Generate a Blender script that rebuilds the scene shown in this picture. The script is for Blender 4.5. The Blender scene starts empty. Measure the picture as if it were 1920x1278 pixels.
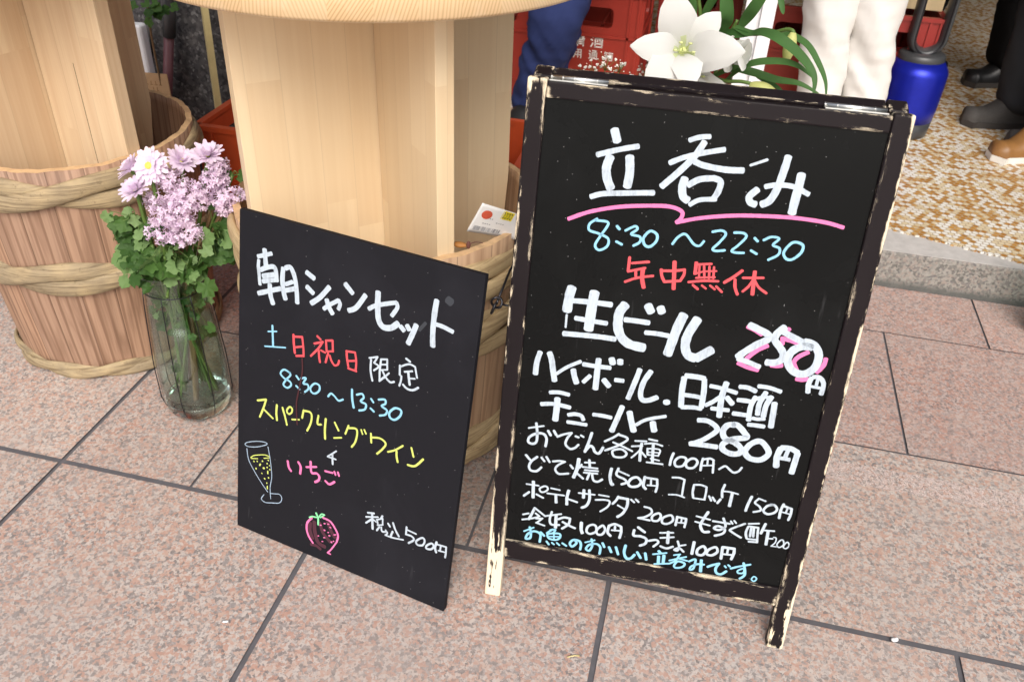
import bpy, bmesh, math, random
from mathutils import Vector, Matrix, noise as mnoise
random.seed(7)
PI = math.pi
scene = bpy.context.scene
col = scene.collection

# ------------------------------------------------------------------ camera
PITCH, ROLL, YAW, CAMZ = 0.61228715, 0.04562755, -0.2120623, 1.26
_f = Vector((math.sin(YAW)*math.cos(PITCH), math.cos(YAW)*math.cos(PITCH), -math.sin(PITCH)))
_r = Vector((math.cos(YAW), -math.sin(YAW), 0))
_u = _r.cross(_f)
_r2 = math.cos(ROLL)*_r + math.sin(ROLL)*_u
_u2 = -math.sin(ROLL)*_r + math.cos(ROLL)*_u
cam = bpy.data.cameras.new('camera'); cam_o = bpy.data.objects.new('camera', cam); col.objects.link(cam_o)
cam_o.matrix_world = Matrix(((_r2.x, _u2.x, -_f.x, 0), (_r2.y, _u2.y, -_f.y, 0), (_r2.z, _u2.z, -_f.z, CAMZ), (0, 0, 0, 1)))
cam.sensor_width = 36.0; cam.lens = 1.68686613*18
cam.clip_start = 0.02; cam.clip_end = 300
cam.dof.use_dof = True; cam.dof.focus_distance = 1.42; cam.dof.aperture_fstop = 9
scene.camera = cam_o

# ------------------------------------------------------------------ light
SUN_EL, SUN_AZ = math.radians(44), math.radians(166)      # azimuth: 180 = from behind the camera (-Y)
world = bpy.data.worlds.new('World'); scene.world = world; world.use_nodes = True
wn = world.node_tree; bg = wn.nodes['Background']
sky = wn.nodes.new('ShaderNodeTexSky'); sky.sky_type = 'NISHITA'; sky.sun_disc = False
sky.sun_elevation = SUN_EL; sky.sun_rotation = SUN_AZ
sky.air_density = 1.0; sky.dust_density = 6.0; sky.ozone_density = 1.0
hs = wn.nodes.new('ShaderNodeHueSaturation'); hs.inputs['Saturation'].default_value = 0.55
wn.links.new(sky.outputs[0], hs.inputs['Color']); wn.links.new(hs.outputs[0], bg.inputs[0])
bg.inputs[1].default_value = 0.15
sun = bpy.data.lights.new('sun', 'SUN'); sun.energy = 1.25; sun.angle = math.radians(34); sun.color = (1, .965, .92)
sun_o = bpy.data.objects.new('sun', sun); col.objects.link(sun_o)
_sd = Vector((math.sin(SUN_AZ)*math.cos(SUN_EL), math.cos(SUN_AZ)*math.cos(SUN_EL), math.sin(SUN_EL)))
sun_o.rotation_euler = _sd.to_track_quat('Z', 'Y').to_euler(); sun_o.location = _sd*20
scene.view_settings.view_transform = 'Standard'; scene.view_settings.look = 'None'
scene.view_settings.exposure = 0.22; scene.view_settings.gamma = 1.0
try: scene.cycles.max_bounces = 10; scene.cycles.transparent_max_bounces = 24
except Exception: pass

# ------------------------------------------------------------------ helpers
class MB:
    def __init__(s): s.v = []; s.f = []; s.m = []; s.sm = []
    def add(s, vs, fs, mi=0, smooth=False, M=None):
        b = len(s.v)
        for v in vs:
            v = Vector(v)
            if M is not None: v = M @ v
            s.v.append(v)
        for f in fs: s.f.append([b+i for i in f]); s.m.append(mi); s.sm.append(smooth)
    def box(s, x0, x1, y0, y1, z0, z1, mi=0, M=None):
        vs = [(x, y, z) for z in (z0, z1) for y in (y0, y1) for x in (x0, x1)]
        s.add(vs, [(0, 2, 3, 1), (4, 5, 7, 6), (0, 1, 5, 4), (2, 6, 7, 3), (0, 4, 6, 2), (1, 3, 7, 5)], mi, False, M)
    def lathe(s, prof, n=48, mi=0, smooth=True, cx=0, cy=0, a0=0, a1=2*PI, cap=False):
        closed = abs(a1-a0-2*PI) < 1e-6
        m = n if closed else n+1; vs = []
        for i in range(m):
            a = a0+(a1-a0)*i/n
            for r, z in prof: vs.append((cx+r*math.cos(a), cy+r*math.sin(a), z))
        k = len(prof); fs = []
        for i in range(n):
            j = (i+1) % m
            for q in range(k-1): fs.append((i*k+q, j*k+q, j*k+q+1, i*k+q+1))
        s.add(vs, fs, mi, smooth)
    def tube(s, pts, rad, n=8, mi=0, smooth=True, closed=False, cap=True, flat=None):
        pts = [Vector(p) for p in pts]; N = len(pts); vs = []
        if not isinstance(rad, (list, tuple)): rad = [rad]*N
        up = None
        for i, p in enumerate(pts):
            if closed: t = pts[(i+1) % N]-pts[i-1]
            else: t = pts[min(i+1, N-1)]-pts[max(i-1, 0)]
            if t.length < 1e-9: t = Vector((0, 0, 1))
            t.normalize()
            if up is None:
                up = Vector((0, 0, 1)) if abs(t.z) < .9 else Vector((1, 0, 0))
            up = (up - t*up.dot(t))
            if up.length < 1e-6: up = t.orthogonal()
            up.normalize(); b = t.cross(up)
            for k in range(n):
                a = 2*PI*k/n
                vs.append(p + (up*math.cos(a) + b*math.sin(a)*(flat or 1))*rad[i])
        fs = []
        for i in range(N if closed else N-1):
            j = (i+1) % N
            for k in range(n): fs.append((i*n+k, i*n+(k+1) % n, j*n+(k+1) % n, j*n+k))
        if cap and not closed:
            fs.append(tuple(range(n))[::-1]); fs.append(tuple((N-1)*n+k for k in range(n)))
        s.add(vs, fs, mi, smooth)
    def ball(s, c, r, n=8, mi=0, sc=(1, 1, 1), M=None):
        c = Vector(c); vs = [(0, 0, 1)]; m = n//2
        for i in range(1, m):
            a = PI*i/m
            for k in range(n): vs.append((math.sin(a)*math.cos(2*PI*k/n), math.sin(a)*math.sin(2*PI*k/n), math.cos(a)))
        vs.append((0, 0, -1)); L = len(vs)-1; fs = []
        for k in range(n):
            fs.append((0, 1+k, 1+(k+1) % n)); b = 1+(m-2)*n
            fs.append((L, b+(k+1) % n, b+k))
            for i in range(m-2): fs.append((1+i*n+k, 1+(i+1)*n+k, 1+(i+1)*n+(k+1) % n, 1+i*n+(k+1) % n))
        R = Matrix.Identity(3) if M is None else M.to_3x3()
        s.add([c + R @ Vector((v[0]*r*sc[0], v[1]*r*sc[1], v[2]*r*sc[2])) for v in vs], fs, mi, True)
    def build(s, name, mats, parent=None, bevel=0, seg=2, weld=False):
        me = bpy.data.meshes.new(name); me.from_pydata([tuple(v) for v in s.v], [], s.f); me.update()
        mats = mats if isinstance(mats, (list, tuple)) else [mats]
        for m in mats: me.materials.append(m)
        me.polygons.foreach_set('material_index', s.m); me.polygons.foreach_set('use_smooth', s.sm)
        if bevel:
            bm = bmesh.new(); bm.from_mesh(me)
            bmesh.ops.bevel(bm, geom=[e for e in bm.edges if e.calc_face_angle(0) > .6], offset=bevel, segments=seg, affect='EDGES', profile=.6)
            bm.to_mesh(me); bm.free()
        o = bpy.data.objects.new(name, me); col.objects.link(o)
        if parent is not None: o.parent = parent
        return o

def tag(o, label, cat, group=None):
    o['label'] = label; o['category'] = cat
    if group: o['group'] = group
    return o
def thing(name, label, cat, loc=(0, 0, 0), rotz=0, group=None):
    o = bpy.data.objects.new(name, None); col.objects.link(o); o.empty_display_size = .05
    o.location = loc; o.rotation_euler = (0, 0, rotz)
    return tag(o, label, cat, group)
def structure(o): o['kind'] = 'structure'; return o
def copy_tree(root):
    r = root.copy(); col.objects.link(r)
    for ch in list(root.children):
        c = ch.copy(); col.objects.link(c); c.parent = r
        for g in ch.children:
            d = g.copy(); col.objects.link(d); d.parent = c
    return r
def spline(pts, n=6, closed=False):
    pts = [Vector(p) for p in pts]; N = len(pts)
    if N < 3: return pts
    out = []
    for i in range(N if closed else N-1):
        if closed: p0, p1, p2, p3 = pts[i-1], pts[i], pts[(i+1) % N], pts[(i+2) % N]
        else: p0, p1, p2, p3 = pts[max(i-1, 0)], pts[i], pts[i+1], pts[min(i+2, N-1)]
        for k in range(n):
            t = k/n
            out.append(.5*((2*p1)+(p2-p0)*t+(2*p0-5*p1+4*p2-p3)*t*t+(3*p1-p0-3*p2+p3)*t**3))
    if not closed: out.append(pts[-1])
    return out

# ------------------------------------------------------------------ materials
class NT:
    def __init__(s, name):
        s.mat = bpy.data.materials.new(name); s.mat.use_nodes = True; s.nt = s.mat.node_tree
        s.nt.nodes.clear()
        s.out = s.n('ShaderNodeOutputMaterial'); s.bsdf = s.n('ShaderNodeBsdfPrincipled')
        s.l(s.bsdf.outputs[0], s.out.inputs['Surface']); s._co = None
    def n(s, t, **kw):
        nd = s.nt.nodes.new(t)
        for k, v in kw.items(): setattr(nd, k, v)
        return nd
    def l(s, a, b): s.nt.links.new(a, b)
    def set(s, inp, v):
        if isinstance(v, bpy.types.NodeSocket): s.l(v, inp)
        else:
            if hasattr(inp.default_value, '__len__') and not hasattr(v, '__len__'): v = (v, v, v, 1)[:len(inp.default_value)]
            if hasattr(v, '__len__') and len(inp.default_value) == 4 and len(v) == 3: v = (*v, 1)
            inp.default_value = v
    def co(s):
        if s._co is None: s._co = s.n('ShaderNodeTexCoord').outputs['Object']
        return s._co
    def scale(s, x, y, z, src=None, off=(0, 0, 0)):
        m = s.n('ShaderNodeMapping'); m.inputs['Scale'].default_value = (x, y, z); m.inputs['Location'].default_value = off
        s.l(src or s.co(), m.inputs[0]); return m.outputs[0]
    def noise(s, vec, scale=5, detail=3, rough=.5, dist=0, color=False):
        t = s.n('ShaderNodeTexNoise'); s.l(vec, t.inputs['Vector'])
        t.inputs['Scale'].default_value = scale; t.inputs['Detail'].default_value = detail
        t.inputs['Roughness'].default_value = rough; t.inputs['Distortion'].default_value = dist
        return t.outputs['Color' if color else 'Fac']
    def vor(s, vec, scale, feature='F1', out='Color', rnd=1):
        t = s.n('ShaderNodeTexVoronoi'); t.feature = feature; s.l(vec, t.inputs['Vector']); t.inputs['Scale'].default_value = scale
        t.inputs['Randomness'].default_value = rnd
        return t.outputs[out]
    def ramp(s, fac, stops, interp='LINEAR'):
        r = s.n('ShaderNodeValToRGB'); r.color_ramp.interpolation = interp; el = r.color_ramp.elements
        while len(el) > 1: el.remove(el[-1])
        for i, (p, c) in enumerate(stops):
            e = el[0] if i == 0 else el.new(p)
            e.position = p
            if not hasattr(c, '__len__'): c = (c, c, c)
            e.color = (*c, 1) if len(c) == 3 else c
        s.set(r.inputs[0], fac); return r.outputs[0]
    def mix(s, fac, a, b, mode='MIX'):
        m = s.n('ShaderNodeMix'); m.data_type = 'RGBA'; m.blend_type = mode
        s.set(m.inputs[0], fac); s.set(m.inputs[6], a); s.set(m.inputs[7], b); return m.outputs[2]
    def math(s, op, a, b=0, c=None):
        m = s.n('ShaderNodeMath'); m.operation = op; s.set(m.inputs[0], a); s.set(m.inputs[1], b)
        if c is not None: s.set(m.inputs[2], c)
        return m.outputs[0]
    def vm(s, op, a, b=(0, 0, 0)):
        m = s.n('ShaderNodeVectorMath'); m.operation = op; s.set(m.inputs[0], a); s.set(m.inputs[1], b)
        return m.outputs['Value' if op in ('LENGTH', 'DOT_PRODUCT', 'DISTANCE') else 0]
    def xyz(s, v):
        m = s.n('ShaderNodeSeparateXYZ'); s.l(v, m.inputs[0]); return m.outputs
    def comb(s, x, y, z=0):
        m = s.n('ShaderNodeCombineXYZ'); s.set(m.inputs[0], x); s.set(m.inputs[1], y); s.set(m.inputs[2], z); return m.outputs[0]
    def white(s, v):
        m = s.n('ShaderNodeTexWhiteNoise'); m.noise_dimensions = '3D'; s.l(v, m.inputs['Vector']); return m.outputs['Value']
    def bump(s, h, strength=.3, dist=.002):
        b = s.n('ShaderNodeBump'); b.inputs['Strength'].default_value = strength; b.inputs['Distance'].default_value = dist
        s.set(b.inputs['Height'], h); s.l(b.outputs[0], s.bsdf.inputs['Normal'])
    def fin(s, color=None, rough=.5, spec=None, metal=None, trans=None, sub=None, coat=None):
        if color is not None: s.set(s.bsdf.inputs['Base Color'], color)
        s.set(s.bsdf.inputs['Roughness'], rough)
        if spec is not None: s.set(s.bsdf.inputs['Specular IOR Level'], spec)
        if metal is not None: s.set(s.bsdf.inputs['Metallic'], metal)
        if trans is not None: s.set(s.bsdf.inputs['Transmission Weight'], trans)
        if sub is not None:
            s.set(s.bsdf.inputs['Subsurface Weight'], sub); s.bsdf.inputs['Subsurface Radius'].default_value = (.01, .01, .01)
        if coat is not None: s.set(s.bsdf.inputs['Coat Weight'], coat)
        return s.mat
def plain(name, c, rough=.5, var=.12, scale=30, spec=.5, metal=0, bump=0):
    m = NT(name); v = m.noise(m.co(), scale, 4, .6)
    m.set(m.bsdf.inputs['Metallic'], metal)
    k = m.mix(v, tuple(x*(1-var) for x in c), tuple(min(1, x*(1+var)) for x in c))
    if bump: m.bump(v, bump, .003)
    return m.fin(k, rough, spec)

def m_granite():
    m = NT('pink_granite'); co = m.co()
    w = m.n('ShaderNodeVectorMath'); w.operation = 'MULTIPLY_ADD'
    m.l(m.noise(co, 120, 2, .6, 0, True), w.inputs[0]); w.inputs[1].default_value = (.011, .011, .011); m.l(co, w.inputs[2])
    c1 = m.xyz(m.vor(w.outputs[0], 182))[0]; f1 = m.noise(co, 150, 4, .75)
    k = m.math('ADD', m.math('MULTIPLY', c1, .76), m.math('MULTIPLY', m.ramp(f1, [(.28, 0), (.72, 1)]), .24))
    base = m.ramp(k, [(.08, (.43, .225, .165)), (.25, (.50, .305, .24)), (.38, (.53, .385, .32)), (.47, (.57, .48, .43)), (.56, (.60, .56, .53)), (.64, (.46, .425, .41)), (.74, (.28, .265, .265)), (.86, (.15, .145, .15)), (.97, (.08, .075, .08))])
    c2 = m.xyz(m.vor(w.outputs[0], 380))[1]
    base = m.mix(m.ramp(c2, [(.0, .0), (.86, .0), (.9, .7)]), base, (.17, .16, .165))
    big = m.noise(co, 3.2, 4, .6)
    base = m.mix(m.ramp(big, [(.35, 0.0), (.7, .35)]), base, (.50, .40, .35))
    base = m.mix(.14, base, (.47, .38, .335))
    at = m.n('ShaderNodeAttribute'); at.attribute_name = 'tone'
    base = m.mix(1.0, base, at.outputs['Color'], 'MULTIPLY')
    dirt = m.ramp(m.noise(co, 4.5, 7, .7), [(.46, 0), (.72, .5)])
    base = m.mix(dirt, base, (.40, .345, .315))
    spots = m.math('MULTIPLY', m.math('LESS_THAN', m.vor(m.scale(1, 1, 1, w.outputs[0]), 9, out='Distance'), .055), m.ramp(m.noise(co, 6, 2), [(.5, 0), (.6, .55)]))
    base = m.mix(spots, base, (.16, .14, .13))
    m.bump(m.noise(co, 420, 2, .5), .12, .001)
    return m.fin(base, m.ramp(big, [(.3, .34), (.7, .55)]), .45)
def m_grey_granite():
    m = NT('grey_granite'); co = m.co(); c = m.xyz(m.vor(co, 170))[0]
    b = m.ramp(c, [(0, (.13, .125, .115)), (.3, (.24, .23, .21)), (.6, (.33, .315, .285)), (.85, (.30, .25, .22)), (1, (.14, .14, .14))])
    z = m.xyz(co)[2]
    stain = m.math('MULTIPLY', m.ramp(z, [(.012, 1), (.034, 0)]), m.ramp(m.noise(co, 25, 4), [(.3, .75), (.6, .95)]))
    b = m.mix(stain, b, (.10, .105, .10))
    return m.fin(b, .65, .3)
def m_dark_granite():
    m = NT('dark_speckled_granite'); co = m.co(); c = m.xyz(m.vor(co, 120))[0]; n = m.noise(co, 45, 5, .7)
    b = m.ramp(c, [(0, (.022, .022, .025)), (.5, (.05, .05, .055)), (.8, (.085, .082, .085)), (.96, (.2, .2, .2))])
    b = m.mix(m.ramp(n, [(.45, 0), (.75, .8)]), b, (.13, .125, .12))
    m.bump(n, .25, .003)
    return m.fin(b, .45, .4)
def m_mosaic():
    m = NT('penny_round_mosaic'); co = m.co(); x, y, z = m.xyz(co)
    R = .0178; ry = R*math.sqrt(3)
    def cell(ox):
        gx = m.math('FLOOR', m.math('ADD', m.math('DIVIDE', x, R), ox)); gy = m.math('FLOOR', m.math('ADD', m.math('DIVIDE', y, ry), ox))
        dx = m.math('SUBTRACT', m.math('SUBTRACT', m.math('ADD', m.math('DIVIDE', x, R), ox), gx), .5)
        dy = m.math('SUBTRACT', m.math('SUBTRACT', m.math('ADD', m.math('DIVIDE', y, ry), ox), gy), .5)
        d = m.vm('LENGTH', m.comb(m.math('MULTIPLY', dx, R), m.math('MULTIPLY', dy, ry)))
        return d, m.comb(gx, gy, ox*20)
    d1, i1 = cell(0); d2, i2 = cell(.5)
    sel = m.math('LESS_THAN', d1, d2)
    idv = m.n('ShaderNodeMix'); idv.data_type = 'VECTOR'; m.l(sel, idv.inputs[0]); m.l(i2, idv.inputs[4]); m.l(i1, idv.inputs[5])
    d = m.math('MINIMUM', d1, d2)
    w = m.white(idv.outputs[1])
    patch = m.math('MULTIPLY', m.math('SUBTRACT', m.noise(co, 22, 2), .5), .42)
    w = m.math('ADD', w, patch)
    b = m.ramp(w, [(0, (.40, .19, .04)), (.20, (.50, .265, .07)), (.33, (.57, .37, .15)), (.37, (.68, .57, .38)), (.60, (.74, .67, .52)), (.62, (.79, .77, .71)), (1, (.82, .81, .77))], 'CONSTANT')
    edge = m.ramp(m.math('DIVIDE', d, R), [(.41, 0), (.47, 1)])
    b = m.mix(edge, b, (.33, .25, .16))
    dirt = m.ramp(m.noise(co, 5, 5, .7), [(.45, 0), (.8, .4)])
    b = m.mix(dirt, b, (.34, .22, .1))
    m.bump(edge, -.35, .0015)
    return m.fin(b, m.mix(edge, .25, .7), .5)
def m_wood(name, light, dark, strip=.055, grain=1.0, tone=.25, rough=.42, orange=None):
    """laminated board: x across the strips, z along the grain"""
    m = NT(name); co = m.co(); x, y, z = m.xyz(co)
    oi = m.n('ShaderNodeObjectInfo').outputs['Random']
    xs = m.math('ADD', m.math('DIVIDE', m.math('ADD', x, y), strip), m.math('MULTIPLY', oi, 31))
    k = m.math('FLOOR', xs)
    r1 = m.white(m.comb(k, 3.3, 0))
    seg = m.math('FLOOR', m.math('ADD', m.math('DIVIDE', z, .42), m.math('MULTIPLY', r1, 7)))
    r = m.white(m.comb(k, seg, 1.7))
    off = m.comb(m.math('MULTIPLY', r, 9), m.math('MULTIPLY', r1, 5), m.math('MULTIPLY', r, 3))
    p = m.vm('ADD', co, off)
    g1 = m.noise(m.scale(110, 110, 2.2, p), 1, 3, .6, .6)
    g2 = m.noise(m.scale(16, 16, .9, p), 1, 3, .5, 1.2)
    base = m.mix(m.ramp(g2, [(.32, 0), (.72, 1)]), light, tuple(a*(1-.42*grain)+b*.42*grain for a, b in zip(light, dark)))
    base = m.mix(m.math('MULTIPLY', m.ramp(g1, [(.4, 0), (.75, 1)]), .38*grain), base, dark)
    base = m.mix(m.math('MULTIPLY', r, tone), base, orange or dark)
    fx = m.math('FRACT', xs)
    line = m.ramp(fx, [(0, .55), (.02, 0), (.98, 0), (1, .55)])
    base = m.mix(m.math('MULTIPLY', line, .35), base, tuple(c*.45 for c in dark))
    m.bump(g1, .08, .001)
    return m.fin(base, rough, .4)
def m_stave(name, c1, c2, dark, n=20):
    m = NT(name); co = m.co(); x, y, z = m.xyz(co)
    a = m.math('ARCTAN2', y, x); s = m.math('MULTIPLY', m.math('ADD', a, PI), n/(2*PI)); k = m.math('FLOOR', s)
    r = m.white(m.comb(k, 1.1, 2.2)); ang = m.math('MULTIPLY', a, .26)
    p = m.comb(m.math('ADD', ang, m.math('MULTIPLY', r, 4)), m.math('MULTIPLY', r, 7), z)
    g2 = m.noise(m.scale(22, 1, 2.0, p), 1, 3, .55, 2.0)
    rings = m.n('ShaderNodeTexWave'); rings.wave_type = 'BANDS'; rings.bands_direction = 'X'; rings.inputs['Scale'].default_value = 1
    rings.inputs['Distortion'].default_value = 5.0; rings.inputs['Detail'].default_value = 2; rings.inputs['Detail Scale'].default_value = .6
    m.l(m.scale(13, 1, .9, p), rings.inputs['Vector'])
    g1 = m.noise(m.scale(150, 1, 4, p), 1, 2, .6, .5)
    b = m.mix(r, c1, c2)
    b = m.mix(m.ramp(g2, [(.46, 0), (.72, .62)]), b, dark)
    b = m.mix(m.ramp(rings.outputs['Fac'], [(.72, 0), (.95, .55)]), b, dark)
    b = m.mix(m.math('MULTIPLY', m.ramp(g1, [(.45, 0), (.8, 1)]), .3), b, tuple(v*.6 for v in dark))
    f = m.math('FRACT', s)
    b = m.mix(m.ramp(f, [(0, .8), (.018, 0), (.982, 0), (1, .8)]), b, tuple(v*.4 for v in dark))
    m.bump(m.math('ADD', g1, m.ramp(f, [(0, -.0), (.02, 1), (.98, 1), (1, 0)])), .25, .002)
    return m.fin(b, .55, .35)
def m_bamboo(name, c1, c2, dark):
    m = NT(name); co = m.co(); x, y, z = m.xyz(co)
    a = m.math('ARCTAN2', y, x)
    p = m.comb(a, z, m.math('MULTIPLY', z, .5))
    g = m.noise(m.scale(2.2, 190, 60, p), 1, 4, .65, .4); g2 = m.noise(m.scale(3, 14, 4, p), 1, 3, .6)
    b = m.mix(m.ramp(g2, [(.35, 0), (.65, 1)]), c1, c2)
    b = m.mix(m.math('MULTIPLY', m.ramp(g, [(.46, 0), (.66, 1)]), .75), b, dark)
    sp = m.ramp(m.noise(co, 70, 4, .7), [(.58, 0), (.75, .6)])
    b = m.mix(sp, b, tuple(v*.8 for v in dark))
    m.bump(g, .6, .003)
    return m.fin(b, .6, .25)
def m_endgrain():
    m = NT('tabletop_edge_grain'); co = m.co(); x, y, z = m.xyz(co)
    a = m.math('ARCTAN2', y, x); u = m.math('MULTIPLY', a, .385)
    k = m.math('FLOOR', m.math('DIVIDE', u, .058)); r = m.white(m.comb(k, 2, 5))
    sl = m.math('SUBTRACT', m.math('MULTIPLY', r, 1.6), .8)
    q = m.comb(m.math('ADD', u, m.math('MULTIPLY', z, sl)), m.math('MULTIPLY', k, 3.1), m.math('MULTIPLY', z, .3))
    w = m.n('ShaderNodeTexWave'); w.inputs['Scale'].default_value = 1; w.inputs['Distortion'].default_value = 2.2; w.inputs['Detail'].default_value = 2
    w.inputs['Detail Scale'].default_value = 1.5
    m.l(m.scale(58, 1, 20, q), w.inputs['Vector'])
    b = m.mix(m.ramp(w.outputs['Fac'], [(.45, 0), (.95, .75)]), (.67, .47, .26), (.46, .27, .115))
    b = m.mix(m.math('MULTIPLY', r, .5), b, (.71, .55, .35))
    b = m.mix(m.ramp(m.noise(co, 14, 4), [(.5, 0), (.75, .6)]), b, (.74, .61, .43))
    return m.fin(b, .38, .45)
def m_peel(name, z_wear=None, z_top=None, amount=1.0, axis='z', foot=.42, base=.04, side=0):
    """dark brown paint, chipped down to cream primer along edges; grain runs along `axis`"""
    m = NT(name); co = m.co(); oi = m.n('ShaderNodeObjectInfo').outputs['Random']
    p = m.vm('ADD', co, m.comb(m.math('MULTIPLY', oi, 5), 0, m.math('MULTIPLY', oi, 7)))
    sc = (150, 150, 16) if axis == 'z' else (16, 150, 150); s2 = (60, 60, 15) if axis == 'z' else (15, 60, 60)
    n1 = m.noise(m.scale(*sc, p), 1, 4, .62, .25); n2 = m.noise(p, 26, 3, .6)
    bv = m.n('ShaderNodeBevel'); bv.samples = 8; bv.inputs['Radius'].default_value = .010
    geo = m.n('ShaderNodeNewGeometry')
    dt = m.vm('DOT_PRODUCT', bv.outputs[0], geo.outputs['True Normal'])
    e = m.ramp(dt, [(.78, 1), (.97, .45), (.999, 0)])
    pt = m.ramp(m.noise(m.scale(*s2, p), 1, 5, .7), [(.47, 0), (.62, 1)])
    w = m.math('MULTIPLY', m.math('MULTIPLY', e, pt), .46*amount)
    w = m.math('ADD', w, m.math('MULTIPLY', e, .11))
    z = m.xyz(co)[2 if axis == 'z' else 0]
    if z_wear is not None: w = m.math('ADD', w, m.ramp(m.math('DIVIDE', z, z_wear), [(0, foot), (.55, foot*.64), (1, 0)]))
    if z_top is not None: w = m.math('ADD', w, m.ramp(m.math('SUBTRACT', z, z_top), [(0, 0), (.045, .26)]))
    w = m.math('ADD', w, m.math('MULTIPLY', m.math('SUBTRACT', n2, .5), .55))
    if base: w = m.math('ADD', w, base)
    if side: w = m.math('ADD', w, m.math('MULTIPLY', m.ramp(m.math('MULTIPLY', m.xyz(co)[0], side), [(.0085, 0), (.0128, 1)]), m.math('ADD', m.math('MULTIPLY', pt, .22), .22 if side > 0 else .08)))
    chip = m.ramp(m.math('ADD', m.math('MULTIPLY', n1, .8), w), [(.70, 0), (.725, 1)])
    paint = m.mix(m.noise(p, 12, 3), (.008, .0052, .0065), (.014, .010, .0115))
    wood = m.mix(n1, (.90, .80, .62), (.74, .60, .41))
    c = m.mix(chip, paint, wood)
    m.bump(chip, -.35, .0012)
    return m.fin(c, m.mix(chip, .5, .75), .16)
def m_board(name, c, rough, spec, speck=.5):
    m = NT(name); co = m.co()
    n = m.noise(co, 5, 5, .6, .6); sm = m.ramp(n, [(.5, 0), (.8, .5)])
    b = m.mix(sm, c, tuple(v*1.9+.004 for v in c))
    sc = m.noise(m.scale(60, 60, 7), 1, 3, .7); b = m.mix(m.ramp(sc, [(.66, 0), (.8, .16*speck)]), b, (.2, .2, .21))
    d = m.vor(co, 300, out='Distance'); rr = m.xyz(m.vor(co, 300))[0]
    dots = m.math('MULTIPLY', m.math('LESS_THAN', d, .17), m.math('GREATER_THAN', rr, 1-.024*speck))
    b = m.mix(m.math('MULTIPLY', dots, .55), b, (.5, .5, .5))
    return m.fin(b, m.ramp(n, [(.3, rough), (.8, min(1, rough+.18))]), spec)
def m_ink(name, c, streak=.45):
    m = NT(name); co = m.co()
    n = m.noise(m.scale(260, 260, 60), 1, 3, .6, .4); n2 = m.noise(co, 55, 4, .65)
    f = m.math('MULTIPLY', m.ramp(n, [(.4, 0), (.72, 1)]), m.ramp(n2, [(.42, .12), (.72, streak+.25)]))
    b = m.mix(f, c, tuple(v*.42+.02 for v in c))
    return m.fin(b, .45, .35)
def m_petal(name, c, c2, sub=.0):
    m = NT(name); n = m.noise(m.co(), 60, 2); rp = m.n('ShaderNodeNewGeometry').outputs['Random Per Island']
    b = m.mix(m.math('ADD', m.math('MULTIPLY', n, .35), m.math('MULTIPLY', rp, .75)), c, c2)
    m.set(m.bsdf.inputs['Base Color'], b); m.bsdf.inputs['Roughness'].default_value = .55
    m.bsdf.inputs['Specular IOR Level'].default_value = .25
    t = m.n('ShaderNodeBsdfTranslucent'); m.l(b, t.inputs[0]); mx = m.n('ShaderNodeMixShader'); mx.inputs[0].default_value = .32
    m.l(m.bsdf.outputs[0], mx.inputs[1]); m.l(t.outputs[0], mx.inputs[2]); m.l(mx.outputs[0], m.out.inputs[0])
    return m.mat
def m_glass(name, tint, f0=.04):
    m = NT(name); tr = m.n('ShaderNodeBsdfTransparent'); tr.inputs[0].default_value = (*tint, 1)
    gl = m.n('ShaderNodeBsdfGlossy'); gl.inputs['Roughness'].default_value = .02
    lw = m.n('ShaderNodeLayerWeight'); lw.inputs[0].default_value = .5
    f = m.math('MULTIPLY_ADD', m.math('POWER', lw.outputs['Facing'], 4.0), .9, f0)
    mx = m.n('ShaderNodeMixShader'); m.l(f, mx.inputs[0]); m.l(tr.outputs[0], mx.inputs[1]); m.l(gl.outputs[0], mx.inputs[2])
    m.l(mx.outputs[0], m.out.inputs[0]); return m.mat
def m_cloth(name, c, c2, sc=900):
    m = NT(name); co = m.co(); n = m.noise(co, sc, 2); n2 = m.noise(co, 8, 4, .6)
    b = m.mix(n2, c, c2); b = m.mix(m.math('MULTIPLY', n, .3), b, tuple(v*.6 for v in c))
    m.bump(n, .15, .001)
    return m.fin(b, .85, .15)

M = {}
M['granite'] = m_granite(); M['kerb'] = m_grey_granite(); M['wall'] = m_dark_granite(); M['mosaic'] = m_mosaic()
M['joint'] = plain('dark_joint', (.12, .115, .125), .8, .3, 60)
M['cement'] = plain('pale_cement', (.46, .44, .42), .8, .25, 40, .2, 0, .3)
M['pine'] = m_wood('laminated_pine', (.86, .70, .47), (.66, .46, .25), .058, .55, .35, .4, (.62, .41, .22))
M['cedar'] = m_wood('streaky_cedar_board', (.82, .67, .45), (.54, .33, .18), .075, 1.15, .45, .5, (.62, .43, .27))
M['endgrain'] = m_endgrain()
M['stave_old'] = m_stave('weathered_cedar_stave', (.50, .295, .18), (.37, .235, .16), (.17, .088, .052), 22)
M['stave_new'] = m_stave('fresh_cedar_stave', (.60, .40, .245), (.50, .33, .205), (.33, .19, .11), 24)
M['bamboo_old'] = m_bamboo('weathered_bamboo', (.47, .36, .205), (.31, .245, .155), (.13, .092, .056))
M['bamboo_new'] = m_bamboo('pale_bamboo', (.60, .46, .265), (.48, .36, .20), (.26, .175, .09))
M['crack'] = plain('dark_wood_crack', (.06, .035, .02), .8); M['rim'] = plain('sawn_cedar_rim', (.60, .40, .22), .6, .35, 90, .3)
M['board_small'] = m_board('matt_blackboard', (.0105, .0105, .014), .65, .15, .6)
M['board_big'] = m_board('glossy_blackboard', (.0042, .0046, .0048), .2, .13, .9)
M['board_edge'] = plain('board_edge_black', (.02, .02, .022), .4, .4, 80)
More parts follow.
